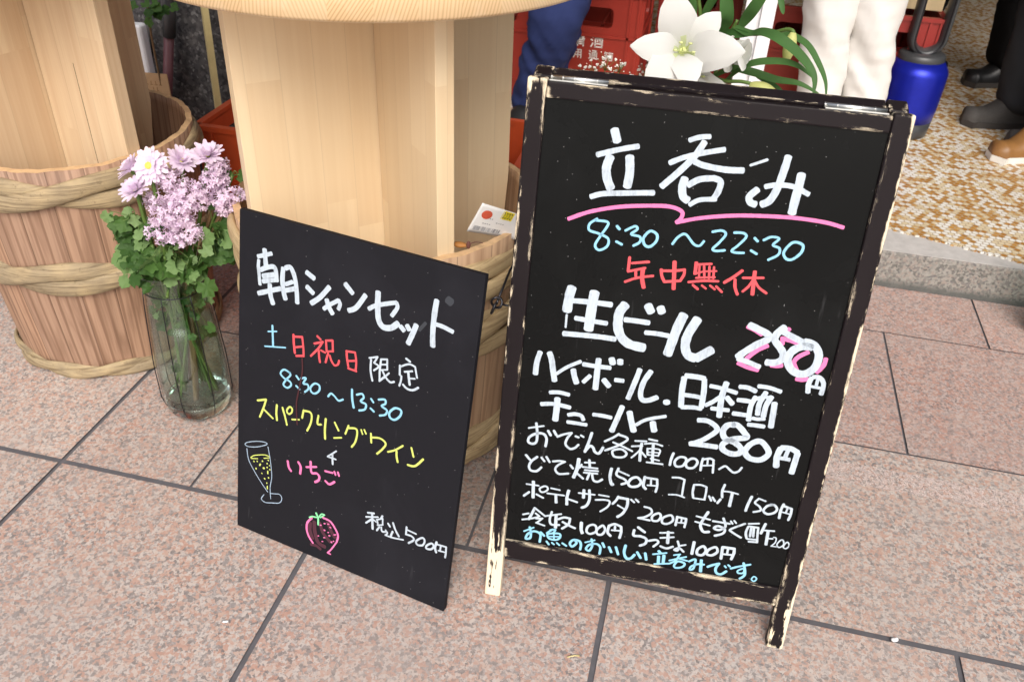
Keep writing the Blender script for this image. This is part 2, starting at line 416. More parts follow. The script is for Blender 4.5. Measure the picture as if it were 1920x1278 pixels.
INK = {'l': m_ink('thin_chalk', (.34, .44, .56), .4), 'w': m_ink('white_paint_marker', (.50, .575, .65), .65), 'b': m_ink('light_blue_marker', (.27, .56, .74), .2), 'r': m_ink('red_marker', (.70, .085, .10), .2),
       'p': m_ink('pink_marker', (.78, .19, .42), .1), 'y': m_ink('yellow_marker', (.60, .68, .16), .2), 'g': m_ink('green_marker', (.25, .72, .36), .2), 'k': m_ink('pink_smudge', (.075, .020, .036), .9), 's': m_ink('wiped_smudge', (.04, .045, .055), .8), 'd': m_ink('faded_red_smear', (.06, .014, .018), .8)}
M['steel'] = plain('brushed_steel', (.62, .62, .6), .3, .15, 200, .5, 1)
M['iron'] = plain('black_iron', (.03, .03, .035), .3, .3, 80, .5, .7)
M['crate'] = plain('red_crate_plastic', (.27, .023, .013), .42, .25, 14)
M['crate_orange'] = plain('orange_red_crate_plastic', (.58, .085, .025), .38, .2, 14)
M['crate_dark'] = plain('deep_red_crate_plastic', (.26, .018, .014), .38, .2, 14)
M['print'] = plain('white_print', (.72, .66, .62), .6, .2, 120)
M['leaf'] = m_petal('green_leaf', (.016, .055, .011), (.09, .185, .042))
M['leaf2'] = m_petal('pale_leaf', (.12, .23, .06), (.24, .36, .15))
M['lily_leaf'] = m_petal('lily_leaf', (.045, .125, .03), (.085, .19, .055))
M['stem'] = plain('plant_stem', (.10, .17, .035), .5, .4, 60)
M['woody'] = plain('woody_stem', (.17, .10, .045), .6, .4, 60)
M['chrys'] = m_petal('pale_lilac_petal', (.84, .70, .85), (.92, .82, .93))
M['lilac'] = m_petal('lilac_floret', (.80, .61, .80), (.92, .79, .91))
M['yellow'] = plain('yellow_flower_centre', (.72, .70, .12), .7, .3, 200)
M['lily'] = m_petal('white_lily_petal', (.80, .80, .77), (.85, .85, .82))
M['lily_base'] = m_petal('lily_petal_base', (.66, .74, .40), (.74, .79, .52)); M['lily_throat'] = plain('lily_throat', (.58, .62, .27), .5, .2, 60)
M['bud'] = m_petal('lily_bud', (.55, .60, .16), (.72, .72, .32))
M['baby'] = plain('tiny_white_flower', (.86, .85, .80), .7, .05, 50)
M['glass'] = m_glass('clear_glass', (.90, .955, .93), .08); M['water'] = m_glass('vase_water', (.93, .97, .95), .03)
mg = NT('thick_glass'); mg.bsdf.inputs['Transmission Weight'].default_value = 1; M['glass_base'] = mg.fin((.84, .95, .93), .02)
M['fan_blue'] = plain('metallic_blue', (.012, .022, .40), .32, .15, 40, .5, .55)
M['fan_dark'] = plain('dark_grey_plastic', (.045, .047, .05), .35, .15, 40)
M['jeans'] = m_cloth('blue_denim', (.02, .03, .10), (.036, .052, .155)); M['white_cloth'] = m_cloth('white_cotton', (.74, .72, .69), (.82, .80, .77))
M['black_cloth'] = m_cloth('black_cotton', (.008, .008, .009), (.015, .015, .016)); M['grey_cloth'] = m_cloth('dark_grey_wool', (.03, .032, .036), (.052, .055, .06))
M['navy_cloth'] = m_cloth('dark_navy_cotton', (.014, .017, .03), (.026, .03, .048))
M['shirt'] = m_cloth('plain_shirt', (.25, .26, .29), (.32, .33, .36))
M['skin'] = plain('skin', (.58, .38, .28), .5, .08, 20); M['hair'] = plain('black_hair', (.012, .010, .009), .45, .3, 120)
M['tan_leather'] = plain('tan_leather', (.24, .115, .035), .45, .25, 40); M['grey_suede'] = plain('grey_suede', (.065, .06, .056), .8, .3, 120)
M['black_leather'] = plain('black_leather', (.012, .012, .013), .4, .2, 40); M['rubber_white'] = plain('white_rubber', (.75, .73, .68), .6, .1, 40)
M['rubber_dark'] = plain('dark_rubber', (.05, .045, .042), .7, .1, 40)
M['white_paint'] = plain('white_enamel', (.80, .80, .82), .35, .06, 10); M['plank'] = m_wood('pale_plank', (.70, .55, .33), (.52, .36, .18), .2, .5, .2)
M['pole_wood'] = plain('yellowed_stick', (.66, .55, .26), .5, .2, 30); M['pipe'] = plain('maroon_pipe', (.15, .055, .065), .45, .2, 30)
M['rubber_cable'] = plain('black_cable', (.012, .012, .013), .5, .1, 30); M['card'] = plain('brown_card', (.46, .29, .15), .8, .15, 60)
M['paper'] = plain('white_label_paper', (.82, .81, .80), .5, .04, 40); M['red_ink'] = plain('red_print', (.62, .10, .05), .6, .1, 60)
M['yellow_ink'] = plain('yellow_sticker', (.85, .70, .02), .5, .1, 60); M['grey_ink'] = plain('grey_print', (.30, .30, .32), .6, .2, 60)
M['black_ink'] = plain('black_print', (.05, .05, .05), .6, .2, 60)
M['dead'] = plain('dry_brown_leaf', (.40, .17, .04), .6, .4, 50); M['dead_dark'] = plain('dark_dry_petal', (.14, .05, .04), .7, .4, 50)
M['plaster'] = plain('dim_plaster', (.42, .38, .33), .8, .1, 6); M['ceil'] = plain('ceiling_board', (.5, .47, .42), .8, .1, 6)
mp = NT('worn_pavement_paint'); _n = mp.ramp(mp.noise(mp.co(), 130, 5, .7), [(.40, 0), (.58, 1)]); _t = mp.n('ShaderNodeBsdfTransparent'); _x = mp.n('ShaderNodeMixShader')
mp.l(mp.math('MULTIPLY', _n, .62), _x.inputs[0]); mp.l(_t.outputs[0], _x.inputs[1]); mp.l(mp.bsdf.outputs[0], _x.inputs[2]); mp.l(_x.outputs[0], mp.out.inputs[0])
M['worn_paint'] = mp.fin((.72, .60, .56), .7)
WRITING = {
'panel': [
 ('heading', 'white brush heading across the top of the board', 'w90:517 5661 536 5515 554 5367;w72:385 5507 519 5565 658 5626;w65:405 5451 398 5347 415 5208 438 5027;w81:442 5287 606 5380 735 5393 776 5178;w86:492 5191 726 5278;w78:494 5100 757 5194;w91:637 5080 656 4898 712 4756;w83:407 4862 616 4960 850 5064;w90:897 5434 887 5228 917 5030 961 4907;w85:943 5446 1041 5481 1130 5332 1176 5100 1195 4903;w72:952 5167 1089 5245;w81:956 5061 1139 5141;w87:1354 5482 1505 5414;w88:1372 5238 1499 5156;w88:1469 4974 1633 5121 1801 5344;w71:1715 4943 1818 5040 1990 5168;w70:1990 5168 2020 5105 1993 5012;w88:1764 5116 1809 5006 1889 4906;w85:2096 5476 2242 5355;w86:2186 5046 2323 5133 2479 5387;w72:2556 5177 2682 5268 2909 5366 3042 5416;w72:3042 5416 3064 5334 2978 5176;w101:2702 5500 2715 5257 2748 5047 2838 4947 2986 4974 3099 5083;w84:3149 5045 3218 4991;w84:3261 5093 3309 5031;w92:3423 5144 3368 4965 3310 4797;w93:3730 5638 3716 5399 3719 5107 3743 4880;w74:3736 5253 3874 5250 4056 5214;s133:3913 5703 3977 5673;s59:3482 5077 3581 5224'),
 ('date_line', 'light blue, red and white weekday line', 'b40:711 4357 735 3986;b27:626 4227 801 4278;b27:564 3934 989 4033;r46:1145 4312 1158 4156 1184 3996;r39:1159 4286 1320 4328;r39:1320 4328 1351 4143 1363 3986;r36:1186 4099 1331 4155;r40:1217 3948 1354 3991;r42:1621 4427 1681 4391;r39:1568 4281 1729 4359;r39:1729 4359 1647 4214 1508 4037;r42:1658 4183 1673 4066 1693 3981;r35:1704 4197 1786 4180;r42:1791 4398 1812 4221;r38:1790 4401 1918 4439;r38:1918 4439 1935 4249;r35:1812 4209 1940 4251;r39:1845 4184 1822 4094 1805 4010;r39:1879 4154 1917 4071 1981 4008 2045 4044 2063 4115;r41:2197 4331 2215 4196 2247 4072;r38:2211 4332 2359 4356;r38:2359 4356 2392 4199 2391 4035;r35:2241 4166 2373 4210;r38:2249 4034 2404 4031;w34:2634 4341 2783 4404;w34:2783 4404 2728 4282;w34:2728 4282 2817 4245 2735 4151;w38:2668 4318 2672 4131 2718 3960;w34:2850 4382 2962 4416;w34:2962 4416 2978 4235;w28:2866 4294 2961 4323;w28:2860 4194 2978 4235;w37:2851 4374 2843 4185 2852 3996;w38:2852 3996 2936 4095;w34:3014 4184 2924 4070;w37:2893 4192 2958 4098 3048 4036 3120 4064;w39:3304 4532 3376 4501;w37:3202 4381 3212 4219;w33:3209 4363 3360 4453 3475 4440;w33:3475 4440 3499 4356 3527 4264;w34:3297 4299 3430 4351;w43:3361 4313 3384 4202 3407 4105;w31:3387 4210 3488 4235;w37:3244 4205 3243 4124 3222 4028;w40:3289 4067 3367 4018 3474 4027 3564 4099'),
 ('hours_line', 'light blue opening hours 8:30 to 13:30', 'b37:1102 3591 979 3618 907 3523 984 3456 1108 3426 1130 3361 1053 3292 973 3328 1025 3436 1111 3551 1082 3596;b40:1235 3575 1286 3528;b40:1239 3386 1307 3348;b37:1333 3561 1429 3597 1380 3480 1469 3487 1488 3412 1421 3331;bo37:1608 3550 1529 3443 1559 3368 1633 3370 1709 3453 1701 3544;b36:1890 3398 1943 3469 2014 3444 2099 3386 2185 3435;b45:2348 3672 2363 3508 2401 3356;b39:2448 3611 2544 3656 2582 3598 2529 3513 2632 3490 2616 3392 2514 3337;b38:2723 3623 2768 3575;b39:2727 3447 2791 3410;b38:2865 3656 2978 3693 2998 3626 2931 3558 3033 3514 3011 3426 2910 3374;bo41:3184 3604 3087 3492 3107 3401 3198 3393 3289 3498 3294 3597'),
 ('wine_line', 'yellow sparkling wine line in katakana', 'y39:437 2843 618 2920;y39:618 2920 565 2738 489 2530;y39:573 2708 768 2597;y43:850 2885 842 2724 859 2592;y39:970 2873 1020 2742 1073 2570;yo35:1118 2939 1061 2851 1101 2795 1162 2841 1172 2919;y31:1178 2711 1325 2758;y38:1411 2968 1385 2814;y38:1418 2964 1542 2977 1583 2908 1564 2759 1501 2601;y38:1717 2968 1706 2808 1775 2815;y42:1869 2953 1861 2757 1875 2570;y37:2052 2948 2135 2821;y30:2055 2648 2202 2704;y37:2327 2981 2275 2808;y37:2334 2938 2470 2973 2505 2899 2482 2726 2416 2598;y33:2578 2986 2608 2919;y33:2639 3007 2675 2950;y37:2770 2981 2789 2818;y37:2786 2915 2954 2954 3066 2892 3011 2766 2917 2645;y33:3121 2754 3251 2836 3390 2967;y40:3282 2822 3291 2727 3320 2631;y36:3550 2983 3604 2835;y40:3516 2645 3650 2674 3782 2849'),
 ('glass_drawing', 'chalk drawing of a champagne flute', 'lo16:417 2003 230 1916 171 1855 243 1832 420 1886 605 1984 662 2041 581 2047;l17:215 1777 258 1557 393 1357 540 1184 699 1026;l16:682 1978 741 1711 780 1388 751 1149 769 903;l17:617 936 560 821 645 779 788 822 964 891 1015 999 970 1073 876 1053 771 1019;y18:305 1619 364 1681 481 1739 622 1790 711 1789;y18:318 1606 459 1653;y18:600 1711 716 1764;y29:378 1567 380 1563;y29:449 1595 453 1592;y29:566 1643 568 1639;y33:521 1558 509 1532;y28:694 1705 696 1702;y29:672 1628 672 1623;y33:428 1434 430 1428;y37:590 1499 605 1504;y29:674 1548 674 1543;y24:725 1604 725 1600;y29:734 1522 736 1519;y25:560 1381 562 1377;y29:690 1468 692 1423;y33:624 1289 626 1285;y29:710 1339 713 1334;y25:675 1212 675 1208;y25:689 1149 690 1092'),
 ('strawberry_line', 'pink hiragana line in the middle', 'p48:1119 1839 1146 1727 1194 1667;p48:1349 1901 1400 1821 1392 1685;p39:1521 1865 1725 1946;p47:1604 2005 1632 1797 1743 1817 1802 1762 1783 1689 1719 1631;p39:1915 1929 2068 1949;p39:2104 1984 2129 1935;p39:2175 2000 2200 1940;p43:1931 1729 2017 1696 2116 1782;w31:2117 2407 1946 2238;w31:1946 2238 2117 2241;w38:2043 2312 2058 2125'),
 ('strawberry_drawing', 'chalk drawing of a strawberry', 'k94:1649 735 1647 577 1713 408;k82:1743 793 1763 586 1842 382 1999 339;k63:1691 269 1807 288 1907 250;k74:1858 820 1945 622 2106 493;k74:2026 889 2112 730 2194 628;p42:1686 848 1595 713 1587 553 1644 418 1731 320;p41:1927 949 2081 930 2202 806 2257 693 2240 559;p31:2237 544 2134 347 2059 235;p31:2059 235 2121 232;p27:1953 835 1971 843;p24:2028 855 2051 862;p27:1870 767 1889 775;p27:2079 804 2096 805;p34:1964 696 1974 696;p24:2042 678 2057 684;p24:1838 519 1850 524;p27:2067 618 2087 626;p24:1960 530 1984 540;p24:2172 681 2209 698;p34:2125 501 2133 500;p24:2165 537 2176 542;p21:1926 433 1945 439;g31:1634 842 1690 884 1780 901;g38:1772 988 1819 901 1826 764;g27:1833 922 1886 1013 1952 1024;g27:1952 1024 1871 934'),
 ('price_line', 'white price 500 yen with tax', 'w39:2833 1422 2953 1456;w33:2804 1325 3038 1412;w46:2919 1429 2951 1137;w39:2918 1322 2813 1203;w33:2955 1322 3005 1305;w39:3123 1468 3101 1409;w29:3016 1350 3133 1420;w29:3133 1420 3143 1296;w32:3031 1343 3051 1249;w29:3042 1245 3147 1295;w36:3084 1228 3037 1134;w36:3119 1235 3144 1156 3224 1185;w39:3248 1363 3288 1318;w39:3342 1414 3397 1297 3478 1191;w39:3349 1236 3319 1130;w29:3211 1211 3251 1166 3216 1114;w32:3213 1109 3360 1113 3567 1155;w38:3610 1437 3610 1289;w38:3610 1289 3724 1293 3770 1238 3678 1134;w32:3619 1388 3799 1374;wo38:3904 1331 3818 1230 3851 1169 3944 1199 3978 1288 3955 1343;wo38:4114 1308 4028 1229 4025 1168 4110 1186 4157 1261;w44:4202 1369 4184 1254 4212 1170;w34:4212 1331 4387 1349;w34:4387 1349 4394 1232 4391 1135;w31:4288 1326 4284 1250;w31:4253 1219 4363 1234'),
 ('drip_smear', 'faint dark red drip smear below the red day characters', 'd27:1340 3950 1355 3685 1295 3304 1261 3035 1292 2653'),
],
'easel': [
 ('heading', 'big white brush heading at the top', 'w121:1292 8309 1348 8158;w77:1091 7938 1390 8044 1654 8119;w128:1278 7929 1243 7775 1272 7616 1340 7483;w123:1552 7960 1581 7745 1571 7534;w79:1069 7327 1239 7390 1583 7441 1959 7491;w70:2347 8280 2476 8334 2616 8358;w94:2553 8274 2452 8072 2284 7849 2059 7596;w75:2123 7938 2301 8033 2576 8131 2841 8205;w88:2464 7994 2605 7954 2899 7931 3140 7947;w113:2363 7743 2345 7626 2377 7490 2449 7440;w90:2426 7658 2570 7756 2766 7795;w89:2766 7795 2862 7756 2852 7616 2802 7506;w68:2488 7381 2616 7467 2837 7503;w40:3231 8032 3433 8129;w105:3706 8202 3691 8056 3644 7757 3574 7577 3476 7507;w98:3379 7707 3288 7595 3318 7516 3389 7496;w74:3480 7760 3631 7801 3850 7804 4074 7722;w118:3927 7982 3924 7813 3911 7606 3906 7433'),
 ('underline', 'pink zigzag underline below the heading', 'p58:776 6958 1083 7106 1494 7228 1951 7301 2227 7319 2395 7268 2398 7174 2340 7102;p56:2340 7102 2658 7206 3098 7297 3539 7347 3980 7372 4379 7360 4633 7318'),
 ('hours_line', 'light blue opening hours 8:30 to 22:30', 'b38:1197 7011 1099 6927 1104 6830 1251 6795 1395 6735 1390 6617 1280 6547 1215 6614 1271 6754 1359 6921 1351 6986 1190 6989;b41:1502 6939 1540 6902;b38:1520 6709 1603 6677;b38:1632 6892 1760 6972 1799 6931 1720 6848 1851 6824 1861 6747 1777 6680;bo41:1986 6928 1905 6811 1942 6709 2022 6700 2098 6798 2088 6893;b37:2333 6780 2399 6893 2498 6946 2632 6819 2718 6802 2770 6876;b37:2872 7032 2994 7065 3060 7018 2988 6885 2913 6783 2963 6757 3082 6782;b37:3176 7058 3300 7067 3349 7016 3261 6883 3183 6790 3244 6769 3355 6780;b40:3472 7013 3515 6977;b37:3452 6828 3535 6789;b37:3599 7003 3696 7061 3805 7049 3738 6949 3835 6911 3836 6816 3715 6725;bo40:4006 7022 3907 6873 3947 6779 4038 6772 4140 6885 4143 6999'),
 ('open_line', 'red line that says open all year round', 'r46:1745 6491 1749 6288;r39:1793 6414 2032 6466;r39:1750 6279 1881 6326 1989 6365;r42:1859 6319 1872 6225;r39:1727 6114 1898 6199 2122 6260;r62:1962 6358 1970 6199 2013 6059;r46:2230 6370 2251 6278 2301 6195;r42:2240 6356 2402 6378 2565 6416;r42:2565 6416 2567 6341 2527 6240;r42:2527 6240 2316 6197;r61:2403 6520 2451 6101;r53:2716 6549 2725 6373;r34:2744 6523 2933 6557;r28:2729 6380 2843 6427 3019 6459;r31:2769 6503 2788 6328;r35:2835 6506 2867 6333;r34:2912 6511 2932 6336;r34:2977 6512 2994 6345;r31:2749 6317 3011 6363;r38:2653 6238 2865 6288 3070 6308;r38:2721 6200 2798 6150;r31:2850 6212 2912 6175;r31:2968 6228 3042 6179;r35:3058 6227 3148 6154;r45:3381 6513 3273 6400 3163 6305;r45:3306 6365 3326 6249 3375 6152;r38:3414 6409 3694 6448;r56:3561 6528 3573 6363 3589 6175;r38:3558 6396 3512 6291 3445 6206;r38:3591 6381 3663 6293 3778 6226'),
 ('beer_line', 'big white draft beer line', 'w146:943 5907 917 5767 908 5533;w34:910 5460 914 5261;w86:993 5705 1244 5720 1570 5724;w153:1294 5881 1279 5660 1270 5278;w78:1050 5430 1279 5420 1534 5414;w85:892 5149 1169 5166 1445 5179 1694 5177;w146:1776 5754 1706 5621 1702 5461 1726 5332 1803 5204 1934 5125 2142 5103;w83:1801 5516 1949 5520 2166 5518;w129:2114 5789 2174 5697;w122:2302 5783 2336 5714;w77:2137 5354 2309 5362 2486 5353;w144:2660 5716 2590 5463 2516 5055;w140:2872 5682 2770 5418 2758 5226 2822 5088 2935 5054;w140:2949 5052 3155 5226'),
 ('beer_price', 'white 250 with pink shadow strokes', 'p68:3612 5675 3718 5639 3838 5582;p67:4195 5711 4208 5729;p68:3951 5418 3810 5316 3687 5167;p64:3575 5075 3718 5029 3884 5005;p67:4139 5580 4154 5473;p67:4165 5560 4271 5546 4386 5515;p69:4058 5114 4135 5117 4214 5137;p68:4544 5406 4426 5315 4375 5214 4434 5100;p67:4811 5345 4802 5234 4726 5104;p63:4460 4955 4543 4950 4625 4980;w108:3638 5703 3769 5657 3911 5600 3939 5525 3793 5411 3641 5271 3553 5171;w81:3562 5147 3725 5111 3896 5061;w107:4140 5743 4048 5627 4034 5528 4119 5431 4193 5333 4195 5235 4104 5165 3984 5152;w95:4121 5674 4292 5604 4451 5544;w118:4464 5558 4599 5530 4697 5400 4697 5217 4615 5086 4492 5041 4354 5100 4275 5248 4322 5396 4447 5482 4575 5490;w75:4674 5009 4653 4899 4669 4764;w71:4693 5024 4791 5028 4863 4934 4862 4764;w48:4767 4987 4765 4887;w46:4703 4868 4825 4863'),
 ('highball_line', 'white brush highball line', 'w86:559 4784 522 4600 518 4398;w94:707 4793 749 4691 787 4532 832 4331;w57:855 4457 1006 4594 1213 4726;w89:1110 4567 1137 4464 1185 4347;w74:1255 4686 1424 4682 1680 4689;w93:1485 4805 1485 4589 1492 4297;w68:1384 4507 1289 4381;w88:1602 4474 1699 4376;w102:1681 4845 1711 4769;w102:1816 4840 1822 4787;w75:1782 4500 1906 4504;w82:2137 4738 2092 4524 2019 4214;w85:2308 4733 2226 4546 2199 4349 2237 4237 2331 4235 2463 4310;w109:2617 4269 2623 4233'),
 ('sake_line', 'white brush sake line', 'w92:2825 4711 2824 4481 2849 4218;w85:2842 4747 3024 4752 3128 4741;w85:3130 4728 3153 4519 3156 4250;w71:2870 4422 3032 4424 3144 4415;w71:2861 4206 3033 4232 3160 4229;w69:3236 4636 3425 4622 3642 4584;w91:3465 4726 3434 4483 3450 4145;w70:3418 4489 3319 4381 3215 4300;w82:3509 4488 3611 4389;w70:3312 4263 3572 4275;w75:3671 4694 3788 4698 3918 4657;w76:3681 4472 3785 4477 3857 4476;w76:3650 4234 3755 4236 3857 4237;w68:3940 4748 4095 4749 4281 4711;w81:4068 4664 4007 4465 4013 4276;w81:4165 4606 4111 4450 4104 4258;w79:3935 4565 3887 4395 3898 4155;w60:3941 4533 4068 4587 4172 4572;w88:4226 4510 4237 4339 4247 4099;w61:3951 4203 4024 4199 4129 4221;w70:3906 4084 4030 4089 4147 4090'),
 ('chuhai_line', 'white brush chuhai line with 280 yen price', 'w69:780 4116 926 4140 1088 4125;w72:660 3888 870 3924 1128 3903;w102:912 4027 916 3835 914 3641;w67:1113 3769 1219 3802 1323 3788 1365 3719;w64:1113 3642 1262 3643 1424 3643;w66:1510 3845 1650 3848 1801 3838;w87:1950 4062 1903 3863 1836 3600;w97:2074 3985 2122 3830 2183 3662;w58:2207 3781 2353 3898 2643 4010;w100:2460 3868 2482 3779 2503 3723;w84:3147 4029 3287 4040 3416 3978 3456 3900 3359 3780 3228 3667 3088 3596;w85:3088 3596 3297 3610 3504 3613;w96:3701 4042 3602 4019 3550 3908 3600 3789 3757 3740 3869 3657 3856 3563 3730 3536 3597 3595 3597 3699 3743 3801 3918 3854 3884 3925 3760 4039 3685 4047;wo93:4136 3830 4003 3755 3943 3610 4033 3508 4196 3509 4296 3623 4261 3728;w96:4464 3765 4434 3614 4454 3435;w92:4472 3778 4613 3784 4725 3736;w93:4727 3727 4716 3562 4704 3365;w65:4578 3757 4559 3628;w68:4448 3595 4629 3593'),
 ('oden_line', 'thin white oden line with 100 yen price', 'w32:499 3424 738 3502;w45:614 3526 645 3350 645 3194 580 3143 510 3173 530 3267 645 3350 755 3354 808 3270 803 3141;w45:820 3424 866 3355;w45:915 3441 957 3377;w39:980 3347 1081 3409 1202 3456;w40:1202 3456 1142 3346 1126 3234 1206 3163 1282 3193 1333 3259;w37:1275 3408 1322 3396;w34:1358 3438 1401 3418;w47:1527 3510 1498 3348 1454 3157;w47:1454 3157 1520 3272 1577 3251 1613 3183 1683 3165 1735 3280;w39:1958 3571 1874 3492 1753 3401;w39:1957 3559 2087 3530 2092 3473 1959 3354 1777 3238;w34:1888 3406 2025 3366 2206 3301;wo39:1916 3269 2033 3306 2122 3245 2078 3169 1944 3150 1895 3219;w33:2234 3496 2405 3517;w31:2191 3388 2353 3426;w47:2338 3461 2337 3315 2350 3155;w31:2325 3341 2269 3257 2211 3184;w34:2357 3316 2432 3240;w33:2443 3564 2572 3557;w31:2387 3470 2529 3503 2665 3482;w34:2441 3393 2456 3283;w28:2441 3393 2634 3406 2626 3291;w23:2460 3332 2618 3348;w26:2467 3281 2626 3294;w46:2521 3484 2550 3169;w28:2516 3222 2651 3211;w31:2462 3145 2716 3154;w43:2858 3381 2837 3274 2831 3165;wo41:3044 3338 2959 3328 2900 3243 2932 3159 3031 3183 3074 3286;wo41:3216 3341 3143 3333 3079 3247 3110 3167 3204 3181 3253 3279;w41:3328 3372 3319 3277 3322 3160;w36:3339 3360 3435 3392 3493 3374;w36:3493 3374 3507 3255 3518 3150;w31:3404 3357 3411 3277;w29:3342 3246 3479 3276;w36:3605 3231 3689 3301 3771 3247 3838 3211 3905 3247 3943 3320'),
 ('stew_line', 'thin white beef stew and croquette line', 'w43:498 2916 552 2859 598 2820;w43:685 2915 598 2820 565 2721 597 2647 696 2646 770 2730;w38:758 2916 810 2859;w40:839 2944 898 2859;w38:954 2881 1063 2909 1149 2909;w38:1149 2909 1044 2826 1006 2739 1074 2666 1227 2701;w40:1249 2861 1293 2812;w61:1372 3006 1364 2823 1321 2642;w37:1427 2906 1397 2841;w38:1378 2726 1478 2653;w43:1544 3011 1568 2880;w32:1477 2957 1636 2981;w32:1445 2869 1692 2884;w32:1492 2818 1706 2836;w32:1481 2768 1701 2787;w40:1577 2780 1547 2653;w40:1617 2772 1650 2657 1721 2638 1792 2693;w51:1920 2930 1913 2767 1953 2640 1983 2644;w42:2031 2945 2016 2822 2154 2766 2189 2712 2118 2666;w34:2047 2900 2212 2849;wo45:2352 2840 2262 2799 2223 2699 2282 2650 2386 2686 2421 2769;w48:2473 2871 2467 2714 2511 2656;w39:2478 2862 2671 2864;w40:2672 2857 2689 2741 2680 2632;w34:2576 2838 2585 2750;w29:2533 2727 2675 2742;w34:2911 2946 3015 2960 3103 2940;w34:3103 2940 3102 2801 3105 2657;w29:2896 2620 3026 2638 3147 2614;w39:3266 2873 3264 2744 3286 2642;w34:3268 2877 3374 2894 3465 2871;w34:3465 2871 3472 2755 3467 2633;w29:3294 2631 3476 2635;w36:3531 2712 3575 2639;w36:3590 2701 3637 2642;w41:3716 2689 3682 2616;w41:3740 2965 3719 2847 3736 2736;w29:3720 2844 3839 2853 3969 2837;w51:3880 2831 3878 2702 3875 2590;w46:4188 2828 4155 2683 4140 2561;w36:4301 2814 4257 2732 4339 2675 4366 2609 4264 2559;w31:4300 2820 4412 2792;w41:4533 2747 4455 2710 4411 2615 4482 2563 4584 2609 4612 2685 4557 2747 4498 2742;w43:4696 2787 4673 2668 4675 2528;w40:4704 2759 4831 2731;w41:4831 2731 4837 2627 4821 2520;w31:4769 2724 4760 2656;w26:4702 2644 4822 2627'),
 ('salad_line', 'thin white potato salad and seaweed line', 'w31:556 2372 761 2378;w55:665 2444 687 2129;w41:610 2224 529 2137;w36:738 2206 856 2158;wo33:849 2383 783 2325 811 2267 877 2284 921 2341 898 2383;w31:976 2370 1119 2362;w31:919 2260 1201 2272;w50:1065 2250 1085 2107;w52:1271 2385 1255 2247 1266 2104;w36:1273 2219 1431 2185;w31:1440 2368 1705 2385;w52:1520 2443 1527 2289;w47:1610 2450 1630 2278 1596 2155 1523 2096;w30:1776 2398 1940 2395;w35:1734 2292 1892 2321 1967 2299 1943 2198 1837 2086;w42:2095 2423 2069 2350 2021 2273;w47:2100 2410 2256 2407;w47:2253 2406 2259 2275 2208 2124 2130 2039;w31:2107 2259 2216 2210;w35:2309 2409 2363 2369;w35:2384 2429 2433 2388;w37:2543 2316 2645 2299 2671 2221 2581 2129 2472 2085;w38:2472 2085 2659 2075;wo40:2786 2240 2696 2170 2705 2084 2792 2095 2830 2186;wo40:2990 2241 2872 2170 2869 2072 2957 2069 3033 2151;w43:3093 2232 3089 2070;w40:3101 2229 3240 2222;w40:3240 2222 3241 2144 3236 2060;w29:3169 2213 3169 2144;w29:3124 2126 3224 2137;w48:3563 2413 3511 2268 3485 2142 3546 2036 3633 2050;w31:3397 2306 3618 2281;w31:3392 2199 3629 2171;w37:3670 2266 3936 2268;w42:3825 2346 3878 2205 3792 2118 3706 2135 3766 2189 3876 2149 3859 2062 3743 1996;w31:3947 2319 3980 2277;w31:3998 2339 4033 2302;w37:4173 2316 3973 2172 3992 2124 4153 2044;w31:4230 2328 4388 2364;w39:4234 2274 4216 2153 4245 2051;w36:4243 2282 4392 2284;w36:4392 2284 4404 2140 4422 2013;w39:4282 2278 4293 2099;w39:4324 2278 4342 2106;w34:4261 2040 4413 2054;w34:4291 1994 4425 2010;w47:4488 2372 4451 2192;w31:4457 2251 4645 2272;w50:4556 2237 4567 1991;w28:4579 2115 4648 2124;w22:4659 2154 4701 2146 4702 2063 4650 1982;w22:4650 1982 4729 1985;wo25:4782 2128 4736 2035 4775 1982 4835 2038 4822 2119;wo25:4872 2098 4841 2005 4888 1983 4926 2040 4905 2097'),
 ('tofu_line', 'thin white cold tofu and pickles line', 'w34:547 1769 639 1809;w34:543 1666 699 1719 805 1770;w46:736 1933 654 1695;w36:745 1932 926 1809;w34:760 1833 828 1789;w34:776 1732 884 1756;w34:884 1756 796 1651;w32:784 1648 932 1620;w34:946 1820 1190 1905;w41:1031 1914 1010 1767 1045 1669 1178 1685;w56:1110 1867 1123 1615;w41:1157 1797 1248 1849 1349 1848;w41:1349 1848 1335 1731 1237 1624;w41:1235 1755 1350 1705 1450 1675;w56:1548 1811 1558 1675 1587 1600;wo41:1740 1804 1666 1752 1653 1651 1719 1616 1810 1683 1798 1782;wo41:1892 1813 1821 1714 1840 1634 1913 1643 1957 1735 1929 1809;w48:2014 1838 2005 1708 2057 1649;w45:2017 1841 2102 1890 2203 1865;w45:2213 1860 2227 1754 2214 1638;w38:2114 1844 2118 1766;w31:2067 1762 2200 1777;w47:2496 1905 2610 1834;w47:2436 1836 2442 1734 2560 1740 2654 1706 2652 1616 2573 1557;w41:2705 1681 2816 1722 2859 1678 2794 1585;w35:2865 1874 3072 1917;w35:2885 1777 3092 1833;w55:2993 1922 3012 1695;w41:2909 1613 3012 1593 3105 1647;w38:3171 1766 3209 1662 3191 1586 3138 1593 3213 1641 3292 1586;w32:3206 1684 3306 1725;w52:3436 1812 3433 1569;wo46:3598 1758 3517 1687 3518 1588 3604 1584 3647 1679;wo46:3791 1781 3689 1709 3672 1620 3760 1614 3834 1701;w49:3903 1804 3912 1582;w49:3913 1806 4090 1812;w49:4090 1812 4098 1725 4077 1605;w37:3993 1788 3994 1699;w34:3943 1674 4080 1686'),
